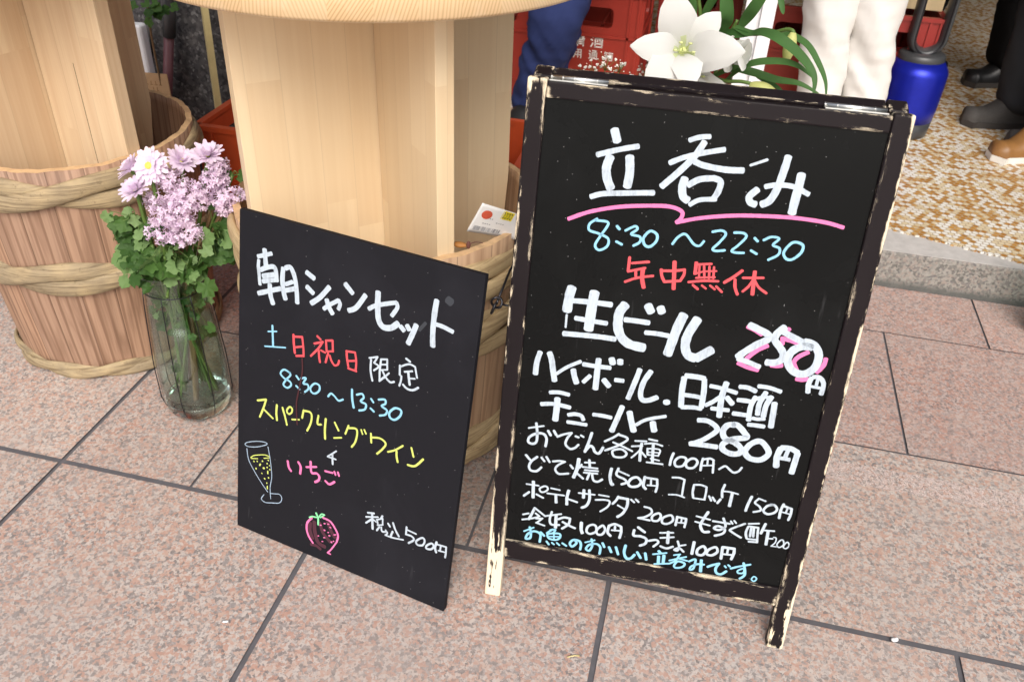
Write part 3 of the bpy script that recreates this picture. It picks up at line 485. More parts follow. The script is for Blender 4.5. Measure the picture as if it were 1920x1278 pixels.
 ('fish_line', 'light blue closing line along the bottom', 'b32:594 1440 751 1545;b42:684 1537 713 1428 710 1326 636 1296 665 1400 772 1475 877 1432 881 1281;b44:882 1474 945 1419;b34:1077 1573 988 1484;b34:1041 1554 1126 1578 1096 1506;bo37:1024 1477 1196 1512 1221 1444 1159 1379 1046 1378 1003 1431;b27:1042 1421 1202 1452;b27:1110 1487 1121 1379;b37:999 1312 1042 1261;b32:1093 1306 1129 1279;b32:1177 1320 1223 1284;b37:1273 1333 1341 1294;b42:1478 1435 1509 1385 1443 1300 1399 1359 1453 1439 1553 1436 1588 1372 1586 1271;b29:1656 1431 1808 1507;b41:1755 1513 1781 1398 1745 1282 1683 1303 1731 1399 1851 1439 1919 1382 1922 1255;b44:1948 1474 1984 1408;b46:2066 1416 2111 1331;b46:2180 1440 2231 1312;b48:2335 1507 2328 1365 2379 1261 2451 1273 2504 1355;b46:2545 1414 2611 1319;b48:2678 1422 2710 1306;b50:2889 1519 2925 1480;b32:2808 1433 3023 1504;b53:2905 1414 2918 1271;b53:2989 1450 2998 1288;b33:2857 1244 3097 1304;b29:3150 1488 3249 1525;b32:3093 1367 3215 1429 3350 1494;b35:3234 1502 3192 1388 3102 1307;b32:3247 1436 3377 1421;bo38:3230 1378 3182 1277 3228 1245 3326 1290 3344 1363;b38:3413 1418 3503 1480 3515 1403 3503 1292 3453 1256 3458 1319 3547 1389 3660 1406;b53:3605 1486 3628 1256;b44:3729 1377 3806 1430 3898 1475;b44:3898 1475 3860 1369 3889 1285 3964 1276 4036 1350;b32:3996 1449 4019 1426;b32:4049 1479 4079 1457;b37:4103 1422 4206 1481 4392 1564;b43:4286 1566 4334 1418 4335 1328 4278 1256;bo32:4308 1463 4222 1408 4230 1360 4309 1377;bo26:4495 1345 4463 1284 4509 1251 4542 1309'),
],
}

# ================================================================== SETTING
def build_pavement():
    rows = [1.069+.505*k-.505*24 for k in range(25)] + [1.584, 2.076, 2.34]
    base = [-1.167, -.585, -.027, .5735]
    def joints(i):
        if i == 24: xs = [-1.167, -.877, -.300, .290, .865]            # row behind the boards
        elif i == 25: xs = [-1.167, -.6, -.02, .558, 1.14]
        elif i == 26: xs = [-1.167, -.35, .24, .822, 1.40]
        else: xs = list(base) if i % 2 else [-1.167, -.88, -.30, .28]
        while xs[-1] < 9: xs.append(xs[-1]+.582)
        while xs[0] > -10: xs.insert(0, xs[0]-.582)
        return xs
    m = MB(); tones = []; rnd = random.Random(3)
    for i in range(len(rows)-1):
        y0, y1 = rows[i], rows[i+1]; xs = joints(i)
        gy0 = .0055 if i <= 24 else .0015; gy1 = .0055 if i < 24 else (.002 if i < 26 else 0)
        if i == 24: gy1 = .003
        for a, b in zip(xs, xs[1:]):
            ga = .005 if abs(a+1.167) < .01 or i < 24 else .0025; gb = .005 if abs(b+1.167) < .01 or i < 24 else .003
            m.add([(a+ga, y0+gy0, 0), (b-gb, y0+gy0, 0), (b-gb, y1-gy1, 0), (a+ga, y1-gy1, 0)], [(0, 1, 2, 3)])
            t = .90+.17*rnd.random(); warm = .97+.04*rnd.random()
            if i >= 25: t *= .92; warm = .90
            tones.append((t, t*warm, t*warm*.985))
    nt = len(m.f)
    m.add([(-10, rows[0], -.004), (10, rows[0], -.004), (10, 2.34, -.004), (-10, 2.34, -.004)], [(0, 1, 2, 3)], 1)
    B = 60
    m.add([(-B, -B, -.002), (B, -B, -.002), (B, rows[0], -.002), (-B, rows[0], -.002)], [(0, 1, 2, 3)])
    m.add([(-B, rows[0], -.002), (-9.6, rows[0], -.002), (-9.6, 2.34, -.002), (-B, 2.34, -.002)], [(0, 1, 2, 3)])
    m.add([(9.6, rows[0], -.002), (B, rows[0], -.002), (B, 2.34, -.002), (9.6, 2.34, -.002)], [(0, 1, 2, 3)])
    m.add([(-B, 2.34, -.002), (B, 2.34, -.002), (B, B, -.002), (-B, B, -.002)], [(0, 1, 2, 3)], 1)
    o = m.build('pavement', [M['granite'], M['joint']])
    ca = o.data.color_attributes.new('tone', 'FLOAT_COLOR', 'CORNER')
    for p in o.data.polygons:
        c = tones[p.index] if p.index < nt else (1, 1, 1)
        for li in p.loop_indices: ca.data[li].color = (*c, 1)
    structure(o)
    # worn painted stripe across the slabs on the right
    m = MB(); n = 30; vs = []
    for i in range(n+1):
        t = i/n; x = .20+2.6*t
        vs += [(x, 1.452+.004*mnoise.noise((x*9, 0, 0)), .003), (x, 1.515+.004*mnoise.noise((x*9, 5, 0)), .003)]
    m.add(vs, [(2*i, 2*i+2, 2*i+3, 2*i+1) for i in range(n)])
    structure(m.build('painted_stripe', M['worn_paint']))
build_pavement()

m = MB(); xs = [-1.0, .47, 1.9, 3.6, 6]
for a, b in zip(xs, xs[1:]): m.box(a+.0015, b-.0015, 2.325, 2.60, -.002, .112)
structure(m.build('kerb', M['kerb'], bevel=.004))
m = MB(); m.box(-1.0, 6, 2.318+.012, 9, .02, .114)
structure(m.build('threshold_cement', M['cement']))
def build_floor():
    m = MB(); top = []; R = .0185
    x = -1.0
    while x < 5.9:
        y = 2.475-.30*(x-.55) if x > .2 else 2.575
        y = max(2.352, y) + .004*mnoise.noise((x*30, 0, 0))
        k = int(x/R)
        for j in range(6):
            a = PI*j/5; top.append((x+R/2-R/2*math.cos(a), y-.007*math.sin(a)+(.006 if (k*7) % 5 == 0 else 0)))
        x += R
    n = len(top); vs = [(x, y, .118) for x, y in top]+[(x, 8.9, .118) for x, y in top]+[(x, y, .1135) for x, y in top]
    m.add(vs, [(i, i+1, n+i+1, n+i) for i in range(n-1) if top[i+1][0] > top[i][0]+1e-7]+[(2*n+i, 2*n+i+1, i+1, i) for i in range(n-1)])
    structure(m.build('shop_floor', M['mosaic']))
build_floor()
# the building: granite pier on the left, interior walls, ceiling, fascia
def wall(name, label, x0, x1, y0, y1, z0, z1, mat):
    m = MB(); m.box(x0, x1, y0, y1, z0, z1); o = m.build(name, mat); tag(o, label, 'wall'); return o
wall('granite_wall', 'dark speckled granite wall behind the barrel tables', -9, -1.0, 2.325, 2.75, -.003, 3.6, M['wall'])
wall('shop_wall', 'dim plaster side wall inside the shop behind the granite wall', -1.25, -1.0, 2.75, 9, .0, 3.0, M['plaster'])
wall('shop_wall', 'dim plaster back wall at the far end of the shop', -1.25, 6.25, 9, 9.2, .0, 3.0, M['plaster'])
wall('shop_wall', 'dim plaster side wall on the far right of the shop', 6, 6.25, 2.325, 9, .0, 3.0, M['plaster'])
wall('fascia_wall', 'dark granite band above the open shop front', -1.0, 6, 2.325, 2.75, 2.5, 3.6, M['wall'])
m = MB(); m.box(-1.0, 6, 2.75, 9, 2.7, 2.9); structure(m.build('ceiling', M['ceil']))

# ================================================================== BARREL TABLES
CROSS_W, CROSS_T = .2596, .0318
def barrel_table(label, c, h, rt, rb, cross_c, ang, hoops, stave, bamboo, board, top_r, top_z, cross_w=.2596, crack=False):
    t = thing('barrel_table', label, 'table', (c[0], c[1], 0), 0, 'barrel standing tables')
    # tub
    m = MB(); th = .013; n = 132; prof = [(rb, .004)]
    for i in range(1, 9): z = h*i/8; prof.append((rb+(rt-rb)*z/h+.006*math.sin(PI*z/h), z))
    prof += [(rt-th, h+.001), (rt-th-.001, h-.02), (rb-th, .03), (0.001, .03)]
    m.lathe(prof, n, 0)
    for i, (fi, v) in enumerate(zip(m.f, m.sm)): pass
    o = m.build('tub', [stave, M['rim']], t)
    for p in o.data.polygons:
        if abs(p.center.z-h) < .004: p.material_index = 1
        if p.normal.z > .9: p.use_smooth = False
    # jitter the sawn rim and give every stave a slightly flatter face
    ns = 22
    for v in o.data.vertices:
        r = math.hypot(v.co.x, v.co.y)
        if r < .05: continue
        a = math.atan2(v.co.y, v.co.x); f = ((a+PI)/(2*PI)*ns) % 1
        dr = -.0022*(abs(f-.5)*2)**4+.0012*mnoise.noise((math.floor((a+PI)/(2*PI)*ns)*3.3, 0, 0))
        v.co.x *= (r+dr)/r; v.co.y *= (r+dr)/r
        if v.co.z > h-.002: v.co.z += .003*mnoise.noise((a*9, r*30, 1.0))
    # plaited bamboo hoops
    for (z0, amp, rv, ns_, turns, ph) in hoops:
        m = MB()
        for k in range(ns_):
            pts = []; rad = []; N = 150
            for i in range(N):
                a = 2*PI*i/N; q = turns*a+2*PI*k/ns_+ph
                z = z0+amp*math.sin(q)+.003*mnoise.noise((math.cos(a)*2, math.sin(a)*2, z0*9+k))
                R = rb+(rt-rb)*z0/h+.006*math.sin(PI*z0/h)+.0065+.0055*math.cos(q)
                pts.append((R*math.cos(a), R*math.sin(a), z))
                rad.append(rv*(1+.13*mnoise.noise((math.cos(a)*3+k*7, math.sin(a)*3, z0*5))+(.06 if (i+k*31) % 37 == 0 else 0)))
            m.tube(pts, rad, 12, closed=True, flat=.42)
        m.build('hoop', bamboo, t)
    # crossed boards of the pedestal
    lo = h*.5; hi = top_z-.0005
    d = Vector((cross_c[0]-c[0], cross_c[1]-c[1], 0))
    def ins(z): return rb+(rt-rb)*z/h-th-.006
    def brd(a, x0, x1):
        m = MB(); q = min(cross_w, ins(lo)-math.hypot(cross_c[0]-c[0], cross_c[1]-c[1])); T2 = CROSS_T/2
        def cut(x, z): return (1 if x > 0 else -1)*min(abs(x), q+(cross_w-q)*max(0, z-lo)/(h-lo)) if abs(x) > T2*2 else x
        zz = [lo, h, hi]; vs = []
        for z in zz:
            zc = min(z, h); vs += [(cut(x0, zc), -T2, z), (cut(x1, zc), -T2, z), (cut(x1, zc), T2, z), (cut(x0, zc), T2, z)]
        m.add(vs, [(3, 2, 1, 0), (8, 9, 10, 11)]+[(4*i+j, 4*i+(j+1) % 4, 4*i+4+(j+1) % 4, 4*i+4+j) for i in range(2) for j in range(4)])
        if crack and a < ang: m.box(.1293, .1306, -T2-.0004, -T2+.001, h-.05, .692, 1)
        o = m.build('pedestal_board', [board, M['crack']], t, bevel=.0012); o.location = d; o.rotation_euler = (0, 0, a); return o
    brd(ang, -cross_w, cross_w)
    brd(ang-PI/2, CROSS_T/2+.0018, cross_w); brd(ang+PI/2, CROSS_T/2+.0018, cross_w)
    # round top
    m = MB(); R = top_r; e = .006; zt = top_z+.042
    m.lathe([(.001, top_z), (R-e, top_z), (R-.002, top_z+.002), (R, top_z+e), (R, zt-e), (R-.002, zt-.002), (R-e, zt), (.001, zt)], 128)
    o = m.build('table_top', [M['endgrain'], M['pine']], t); o.location = d
    for p in o.data.polygons:
        if abs(p.normal.z) > .8: p.material_index = 1; p.use_smooth = False
    return t
barrel_table('weathered reddish barrel table at the far left beside the glass vase', (-1.3474, 1.554), .5207, .2522, .2265, (-1.3564, 1.5256), 1.288,
             [(.470, .022, .0205, 2, 3, .4), (.272, .021, .0195, 2, 3, 2.1), (.018, .007, .012, 2, 5, 0)], M['stave_old'], M['bamboo_old'], M['cedar'], .385, .95, .235, True)
barrel_table('pale new barrel table standing behind the two black signs', (-.5687, 1.4336), .5295, .2861, .2548, (-.56495, 1.4214), .75483,
             [(.466, .025, .020, 2, 2, .2), (.352, .034, .020, 3, 2, 1.4), (.062, .030, .021, 3, 2, .9)], M['stave_new'], M['bamboo_new'], M['pine'], .385, .95)

# paper label and dry blossom caught between the right barrel's rim and its pedestal
def paper_label():
    t = thing('paper_label', 'curled white price label with a yellow sticker tucked inside the pale barrel', 'label', (-.318, 1.325, .545))
    def P(u, v):          # u across 0..1, v up 0..1 -> curled strip
        x = y = 0; n = 24
        for i in range(int(n*u+.5)):
            w_ = (i+.5)/n; th = .25 if w_ < .5 else .25-3.4*(w_-.5)**1.2
            x += .118/n*math.cos(th); y += .118/n*math.sin(th)
        k = n*u-int(n*u+.5); x += .118/n*k; 
        return Vector((x-.05, y-.022*v, .058*(v-.5)*(1-.25*u)+.020*u))
    TH = Vector((.0, .0006, 0))
    def patch(name, mat, u0, u1, v0, v1, off, nu=10, nv=6, cells=None, parent=t):
        m = MB()
        if cells is None: cells = [(u0, u1, v0, v1)]
        for (a, b, c, d) in cells:
            vs = []
            k1 = max(1, int(nu*(b-a)/(u1-u0)+.5)); k2 = max(1, int(nv*(d-c)/(v1-v0)+.5))
            for i in range(k1+1):
                for j in range(k2+1):
                    p = P(a+(b-a)*i/k1, c+(d-c)*j/k2); e = 1e-3
                    nrm = (P(a+(b-a)*i/k1+e, c+(d-c)*j/k2)-p).cross(P(a+(b-a)*i/k1, c+(d-c)*j/k2+e)-p).normalized()
                    vs.append(p+nrm*off)
            m.add(vs, [(i*(k2+1)+j, (i+1)*(k2+1)+j, (i+1)*(k2+1)+j+1, i*(k2+1)+j+1) for i in range(k1) for j in range(k2)], 0, True)
        o = m.build(name, mat, parent)
        return o
    sh = patch('paper_sheet', M['paper'], 0, 1, 0, 1, 0, 24, 8)
    md = sh.modifiers.new('thick', 'SOLIDIFY'); md.thickness = .0004; md.offset = -1
    patch('yellow_sticker', M['yellow_ink'], .38, .56, .66, .98, .0004)
    rr = random.Random(5); cells = []
    for i in range(4):
        x = .395+.04*i
        cells += [(x, x+.006, .72, .92), (x+.02, x+.026, .72, .92), (x, x+.026, .9, .93), (x, x+.026, .71, .74)]
    patch('number_print', M['black_ink'], .38, .56, .66, .98, .0007, 4, 4, cells)
    patch('barcode', M['grey_ink'], .06, .50, .12, .25, .0005, 40, 1, [(.06+.44*i/26, .06+.44*i/26+.010*(.5+rr.random()), .10, .25) for i in range(26)])
    patch('small_print', M['grey_ink'], .1, .5, .3, .6, .0005, 20, 10, [(.16+.035*i+.2*(j % 2), .16+.035*i+.022+.2*(j % 2), .36+.1*j, .39+.1*j) for i in range(4) for j in range(3)])
    m = MB(); k = 14; c = P(.16, .68); vs = []
    for i in range(k):
        a = 2*PI*i/k; p = P(.16+.085*math.cos(a), .68+.15*math.sin(a)); e = 1e-3
        vs.append(p+(P(.16+e, .68)-P(.16, .68)).cross(P(.16, .68+e)-P(.16, .68)).normalized()*.0006)
    m.add(vs, [tuple(range(k))]); m.build('red_seal', M['red_ink'], t)
    t.rotation_euler = (-.35, .45, .25)
paper_label()
def dry_blossom():
    t = thing('dry_blossom', 'small dry brown blossom lying on the pale barrel rim', 'blossom', (-.372, 1.262, .531))
    m = MB(); m.ball((0, 0, .005), .009, 10, 0, (1.5, .8, .55))
    for a in (-.3, .5, 1.2): m.ball((.008*math.cos(a), .004*math.sin(a), .006), .005, 8, 0, (1.6, .7, .5))
    m.build('brown_petals', M['dead'], t)
    m = MB(); m.ball((.016, 0, .007), .006, 8, 0, (.7, .8, 1.3)); m.tube(spline([(.014, 0, .006), (.026, .004, .012), (.040, .006, .012)]), .0009, 5)
    m.build('calyx', M['dead_dark'], t)
dry_blossom()

# ================================================================== SIGNS
def board_frame(a, e, up, n):
    return Matrix(((e[0], -n[0], up[0], a[0]), (e[1], -n[1], up[1], a[1]), (e[2], -n[2], up[2], a[2]), (0, 0, 0, 1)))
def write(lines, parent, y, yoff=-.0003):
    k = 0
    for name, label, data in lines:
        ms = {}
        m = MB(); used = []
        for st in data.split(';'):
            head, nums = st.split(':'); c = head[0]; closed = head[1] == 'o'; w = float(head[2 if closed else 1:])*1e-4
            v = [float(q)*1e-4 for q in nums.split()]
            pts = [(v[i], 0, v[i+1]) for i in range(0, len(v), 2)]
            pts = spline(pts, 7, closed) if len(pts) > 2 else [Vector(p) for p in pts]
            if c not in used: used.append(c)
            mi = used.index(c); k += 1; yy = y+yoff-k*.000006
            N = len(pts); L = []; R = []; r = w/2
            for i, p in enumerate(pts):
                q = (pts[(i+1) % N]-pts[i-1]) if closed else (pts[min(i+1, N-1)]-pts[max(i-1, 0)])
                if q.length < 1e-9: q = Vector((1, 0, 0))
                q.normalize(); nn = Vector((-q.z, 0, q.x))
                wob = r*(1+.09*mnoise.noise((p.x*160, k*1.7, p.z*160)))
                L.append(p+nn*wob); R.append(p-nn*wob)
            vs = [(q.x, yy, q.z) for q in L]+[(q.x, yy, q.z) for q in R]
            fs = [(i, (i+1) % N, N+(i+1) % N, N+i) for i in range(N if closed else N-1)]
            m.add(vs, [f[::-1] for f in fs], mi)
            if not closed:       # blunt rounded pen ends
                for (p, q) in ((pts[0], pts[0]-pts[1]), (pts[-1], pts[-1]-pts[-2])):
                    d = q.normalized(); nn = Vector((-d.z, 0, d.x)); fan = []
                    for i in range(9):
                        a = PI*i/8; s_ = (r if r < .0025 else r*.55)
                        fan.append(p+nn*r*math.cos(a)+d*s_*math.sin(a)*(1+.12*mnoise.noise((i*3.1, k*2.2, 0))))
                    m.add([(f.x, yy, f.z) for f in fan], [tuple(range(9))], mi)
        o = m.build('lettering' if 'drawing' not in name and 'smear' not in name and name != 'underline' else ('chalk_drawing' if 'drawing' in name else ('drip_smear' if 'smear' in name else 'underline')), [INK[c] for c in used], parent)
        for p in o.data.polygons:
            if p.normal.y > 0: p.flip()
        o['label'] = label
def small_sign():
    W, H, T = .448, .6235, .012
    t = thing('menu_board', 'smaller frameless black board with the champagne flute drawing leaning on the pale barrel', 'sign board')
    t.matrix_world = board_frame((-.7377063, 1.00484751, .002), (.98123082, -.19283694, 0), (.04337887, .22072891, .97437006), (-.18789454, -.95608193, .22495105))
    m = MB(); m.box(0, W, 0, T, 0, H); m.build('panel', M['board_small'], t, bevel=.0016)
    write(WRITING['panel'], t, 0)
def easel_sign():
    W, H, S, D = .521, .888, .028, .022
    t = thing('a_frame_sign', 'tall chipped brown framed chalkboard sign with the big white heading', 'sign board')
    t.matrix_world = board_frame((-.23956644, .97519647, .0), (.99912078, .0419245, 0), (-.00943096, .22475327, .97437006), (.04084997, -.97351338, .22495105))
    z0, z1 = .0845, .1215
    P1 = m_peel('chipped_paint_stile', .20, H-.045, 1.1, 'z', .42, .04, -1); P1b = m_peel('chipped_paint_right_stile', .26, H-.02, .9, 'z', .2, .04, 1); P2 = m_peel('chipped_paint_top_rail', None, None, .75, 'x'); P3 = m_peel('chipped_paint_bottom_rail', None, None, 1.3, 'x', base=.13)
    for x in (0, W-S):
        m = MB(); m.box(-S/2, S/2, 0, D, .0, H+.004); o = m.build('stile', P1 if x == 0 else P1b, t, bevel=.0035, seg=3); o.location = (x+S/2, 0, 0)
    m = MB(); m.box(S+.0003, W-S-.0003, .0015, D-.001, H-.0225, H); m.build('top_rail', P2, t, bevel=.002)
    m = MB(); m.box(S+.0003, W-S-.0003, .0015, D-.001, z0, z1); m.build('bottom_rail', P3, t, bevel=.0025)
    m = MB(); m.box(S-.004, W-S+.004, .006, .011, z1-.004, H-.019); m.build('panel', M['board_big'], t)
    write(WRITING['easel'], t, .006)
    # rear leaf, hinged along the top
    r = bpy.data.objects.new('rear_leaf', None); col.objects.link(r); r.parent = t
    r.location = (0, D+.0025, H); r.rotation_euler = (math.radians(27), 0, 0)
    P4 = m_peel('chipped_paint_rear', None, None, .85, 'x'); P5 = m_peel('chipped_paint_rear_leg', None, None, .9)
    for x in (.004, W-S-.004):
        m = MB(); m.box(-S/2, S/2, 0, D+.006, -H+.0035, .006); o = m.build('rear_leg', P5, r, bevel=.004, seg=3); o.location = (x+S/2, 0, 0)
    m = MB(); m.box(S+.005, W-S-.005, .001, D+.004, -.032, .0055); m.build('rear_top_rail', P4, r, bevel=.003)
    m = MB(); m.box(S+.005, W-S-.005, .001, D-.001, -H+.09, -H+.125); m.build('rear_bottom_rail', P4, r, bevel=.002)
    m = MB(); m.box(S, W-S, .010, .015, -H+.12, -.03); m.build('rear_panel', M['board_big'], r)
    for xa in (.030, W-.115):
        m = MB(); 
        m.tube([(xa, D+.001, H+.0045), (xa+.082, D+.001, H+.0045)], .0030, 10, 0, True)
        for k in range(5): m.tube([(xa+.0165*k, D+.001, H+.0045), (xa+.0165*k+.0012, D+.001, H+.0045)], .0035, 10)
        m.box(xa, xa+.082, D-.014, D+.016, H+.0006, H+.0022)
        m.build('hinge', M['steel'], t)
    # hook and eye stay on the left edge
    m = MB(); c = Vector((-.021, .012, .548))
    m.tube([(0.002, .012, .545), (-.012, .012, .546)], .0018, 8)
    m.tube([c+Vector((.0085*math.cos(a), .002*math.sin(a*2), .0085*math.sin(a))) for a in [2*PI*i/16 for i in range(16)]], .0021, 8, closed=True)
    m.tube([c+Vector((-.004+.003*math.sin(a), .006*math.cos(a), -.010+.009*math.sin(a))) for a in [2*PI*i/14 for i in range(14)]], .0021, 8, closed=True)
    m.tube([c+Vector((-.001, .006, -.004)), c+Vector((.004, .08, .03)), c+Vector((.012, .17, .05)), c+Vector((.014, .235, .055))], .0021, 8)
    m.build('stay_hook', M['iron'], t)
small_sign(); easel_sign()

# ================================================================== VASE AND BOUQUET ON THE LEFT
VC = Vector((-.990, 1.310, 0)); VH = .362
def vase_r(z):
    t = z/VH
    return .060+.0130*max(0, min(1, (.88-t)/.5))**.8+(.0 if t < .90 else .010*((t-.90)/.10)**1.3)
def glass_vase():
    t = thing('glass_vase', 'clear glass vase in a thin black wire cage holding lilac flowers', 'vase', VC)
    prof = [(.001, .0012), (.052, .0012), (.062, .006), (.0685, .018)]
    zs = [.03+.0332*i for i in range(11)]
    prof += [(vase_r(z), z) for z in zs if z > .02]; top = prof[-1]
    prof += [(top[0]+.001, top[1]+.002), (top[0]-.001, top[1]+.004), (top[0]-.003, top[1]+.002)]
    prof += [(vase_r(z)-.0032, z) for z in reversed(zs) if z > .035]
    prof += [(.058, .032), (.001, .0275)]
    m = MB(); m.lathe(prof[4:], 72); m.build('vessel', M['glass'], t)
    m = MB(); m.lathe([(.001, .0015), (.050, .0015), (.062, .006), (.068, .018), (.0685, .036), (.066, .0385), (.052, .036), (.001, .033)], 64); m.build('thick_base', M['glass_base'], t)
    m = MB(); m.lathe([(.001, .0395), (.060, .0405), (vase_r(.06)-.0042, .06), (vase_r(.12)-.0042, .12), (vase_r(.20)-.0042, .20), (vase_r(.245)-.0042, .245), (.001, .2455)], 64); m.build('water', M['water'], t)
    m = MB()
    m.tube([((vase_r(.318)+.0016)*math.cos(a), (vase_r(.318)+.0016)*math.sin(a), .318+.001*math.sin(3*a)) for a in [2*PI*i/48 for i in range(48)]], .0013, 6, closed=True)
    for k in range(7):
        a = 2*PI*k/7+.35; pts = []
        for i in range(14):
            z = .318-.314*i/13; r = (vase_r(max(.03, z)) if z > .03 else .052+.016*z/.03)+.0028
            pts.append((r*math.cos(a), r*math.sin(a), z))
        pts.append((.03*math.cos(a), .03*math.sin(a), .0013))
        m.tube(pts, .0012, 6)
    m.build('wire_cage', M['iron'], t)
glass_vase()

def basis(nrm, roll=0):
    n = Vector(nrm).normalized(); q = n.to_track_quat('Z', 'Y'); return q.to_matrix().to_4x4() @ Matrix.Rotation(roll, 4, 'Z')
def stem_path(rel):
    """from the vase base through the neck to the tip `rel` (relative to the vase)"""
    tip = Vector(rel); k = .24 if tip.z > .3 else .2
    d = Vector((tip.x, tip.y, 0)); n = d.normalized() if d.length > 1e-4 else Vector((1, 0, 0))
    ang = random.uniform(-2.2, 2.2)
    foot = -Vector((n.x*math.cos(ang)-n.y*math.sin(ang), n.x*math.sin(ang)+n.y*math.cos(ang), 0))*random.uniform(.025, .054)+Vector((0, 0, .046))
    neck = n*min(.040, d.length*.5+.008)+Vector((0, 0, .325))
    return spline([foot, (foot+neck)/2, neck, tip], 7)
def blossom_petals(m, Mx, n, L, w, up, layer=0, curl=.25, mi=0):
    for k in range(n):
        a = 2*PI*(k+.5*layer)/n+random.uniform(-.09, .09); l = L*random.uniform(.88, 1.1); u = up+random.uniform(-.13, .13)
        ca, sa = math.cos(a), math.sin(a); vs = []
        for i, (f, ww) in enumerate(((.10, .35), (.4, .85), (.72, 1.0), (.93, .7), (1.0, .15))):
            r = l*f*math.cos(u); z = l*f*math.sin(u)-curl*l*f*f*.5
            for s in (-1, 0, 1):
                x = r; y = s*w*.5*ww; zz = z+(-.12*w if s == 0 else 0)
                vs.append(Mx @ Vector((x*ca-y*sa, x*sa+y*ca, zz)))
        fs = []
        for i in range(4):
            for j in range(2): fs.append((i*3+j, (i+1)*3+j, (i+1)*3+j+1, i*3+j+1))
        m.add(vs, fs, mi, True)
def chrysanthemum(label, rel, nrm, R, up=(.12, .5, .9), fromz=True):
    t = thing('chrysanthemum', label, 'flower', VC, 0, 'pale lilac chrysanthemums in the glass vase')
    p = stem_path(rel); m = MB(); m.tube(p, [.0038]*len(p), 7); m.build('stem', M['stem'], t)
    tip = Vector(rel); B = Matrix.Translation(tip) @ basis(nrm, random.random())
    m = MB()
    for li, (n, f) in enumerate(((21, 1), (19, .88), (14, .68))): blossom_petals(m, B, n, R*f, R*.25, up[li], li, .28)
    m.build('petals', M['chrys'], t)
    m = MB(); m.ball(B @ Vector((0, 0, R*.10)), R*(.19 if up[0] < .2 else .12), 10, 0, (1, 1, .6), B)
    for i in range(26):
        a = i*2.4; r = R*(.17 if up[0] < .2 else .10)*math.sqrt(i/26); m.ball(B @ Vector((r*math.cos(a), r*math.sin(a), R*.19)), R*.03, 5)
    m.build('flower_centre', M['yellow'], t)
    m = MB(); m.ball(B @ Vector((0, 0, -R*.08)), R*.26, 10, 0, (1, 1, .6), B); m.build('calyx', M['stem'], t)
chrysanthemum('chrysanthemum with its yellow centre facing the viewer in the glass vase', (.020, -.025, .588), (.10, -.80, .52), .036, (.08, .35, .75))
chrysanthemum('leftmost chrysanthemum seen from the side', (-.020, -.020, .574), (-.55, -.25, .75), .034, (.45, .85, 1.2))
chrysanthemum('chrysanthemum just right of the forward facing one', (.064, .010, .588), (.45, -.25, .75), .033, (.5, .9, 1.2))
chrysanthemum('lowest chrysanthemum in front of the lilacs at the left', (-.008, -.040, .541), (-.15, -.35, .85), .035, (.45, .85, 1.2))
chrysanthemum('single chrysanthemum standing highest at the right of the bouquet', (.136, -.012, .617), (.1, -.30, .9), .035, (.45, .85, 1.2))

def lilac(label, path, blobs, nfl):
    t = thing('lilac_sprig', label, 'flower', VC, 0, 'lilac sprigs in the glass vase')
    p = stem_path(path); m = MB(); m.tube(p, [.0058-.0030*i/len(p) for i in range(len(p))], 7)
    for (c, r) in blobs: m.tube(spline([p[-6], (Vector(p[-1])+Vector(c))/2, c]), .0013, 5)
    m.build('stem', M['woody'], t)
    m = MB(); tot = sum(r[0]*r[1]*r[2] for _, r in blobs)
    for (c, r) in blobs:
        n = int(nfl*r[0]*r[1]*r[2]/tot)
        for i in range(n):
            u = Vector((random.gauss(0, 1), random.gauss(0, 1), random.gauss(0, 1))).normalized()
            f = random.uniform(.60, 1.08); q = Vector(c)+Vector((u.x*r[0], u.y*r[1], u.z*r[2]))*f
            d = (u+Vector((random.uniform(-.5, .5), random.uniform(-.5, .5)-.15, random.uniform(-.3, .5)))).normalized()
            B = Matrix.Translation(q) @ basis(d, random.random()*6); s = random.uniform(.0042, .0062)
            m.tube([q-d*.009, q], [.0006, .0009], 4, 0, True, False, False)
            if random.random() < .16: m.ball(q, s*.36, 5); continue
            cup = random.uniform(.05, .6)
            for k in range(4):
                a = PI/2*k; ca, sa = math.cos(a), math.sin(a); vs = []
                for x, y, z in ((.0, 0, 0), (.5, .38, .5*cup), (1.0, .22, 1.0*cup), (1.12, 0, .95*cup), (1.0, -.22, 1.0*cup), (.5, -.38, .5*cup)):
                    vs.append(B @ Vector(((x*ca-y*sa)*s, (x*sa+y*ca)*s, z*s)))
                m.add(vs, [(0, 1, 2, 3, 4, 5)], 0, True)
    m.build('florets', M['lilac'], t)
lilac('big lilac cluster at the front of the bouquet', (.079, -.03, .47), [((.070, -.055, .520), (.044, .036, .034)), ((.105, -.045, .548), (.036, .034, .030)), ((.046, -.062, .478), (.032, .028, .024)), ((.090, -.060, .478), (.034, .03, .026))], 640)
lilac('upright lilac spray below the single chrysanthemum', (.140, .0, .55), [((.138, -.006, .572), (.024, .024, .026)), ((.150, -.008, .600), (.020, .018, .020))], 200)
lilac('lilac spray reaching out to the right of the bouquet', (.150, -.005, .52), [((.150, -.012, .538), (.028, .022, .020)), ((.182, -.010, .548), (.022, .016, .014)), ((.152, -.010, .518), (.022, .02, .014))], 210)
lilac('half hidden lilac sprig behind the leftmost chrysanthemums', (.03, .01, .54), [((.040, -.004, .555), (.034, .026, .028)), ((.0, -.012, .512), (.022, .02, .018))], 190)

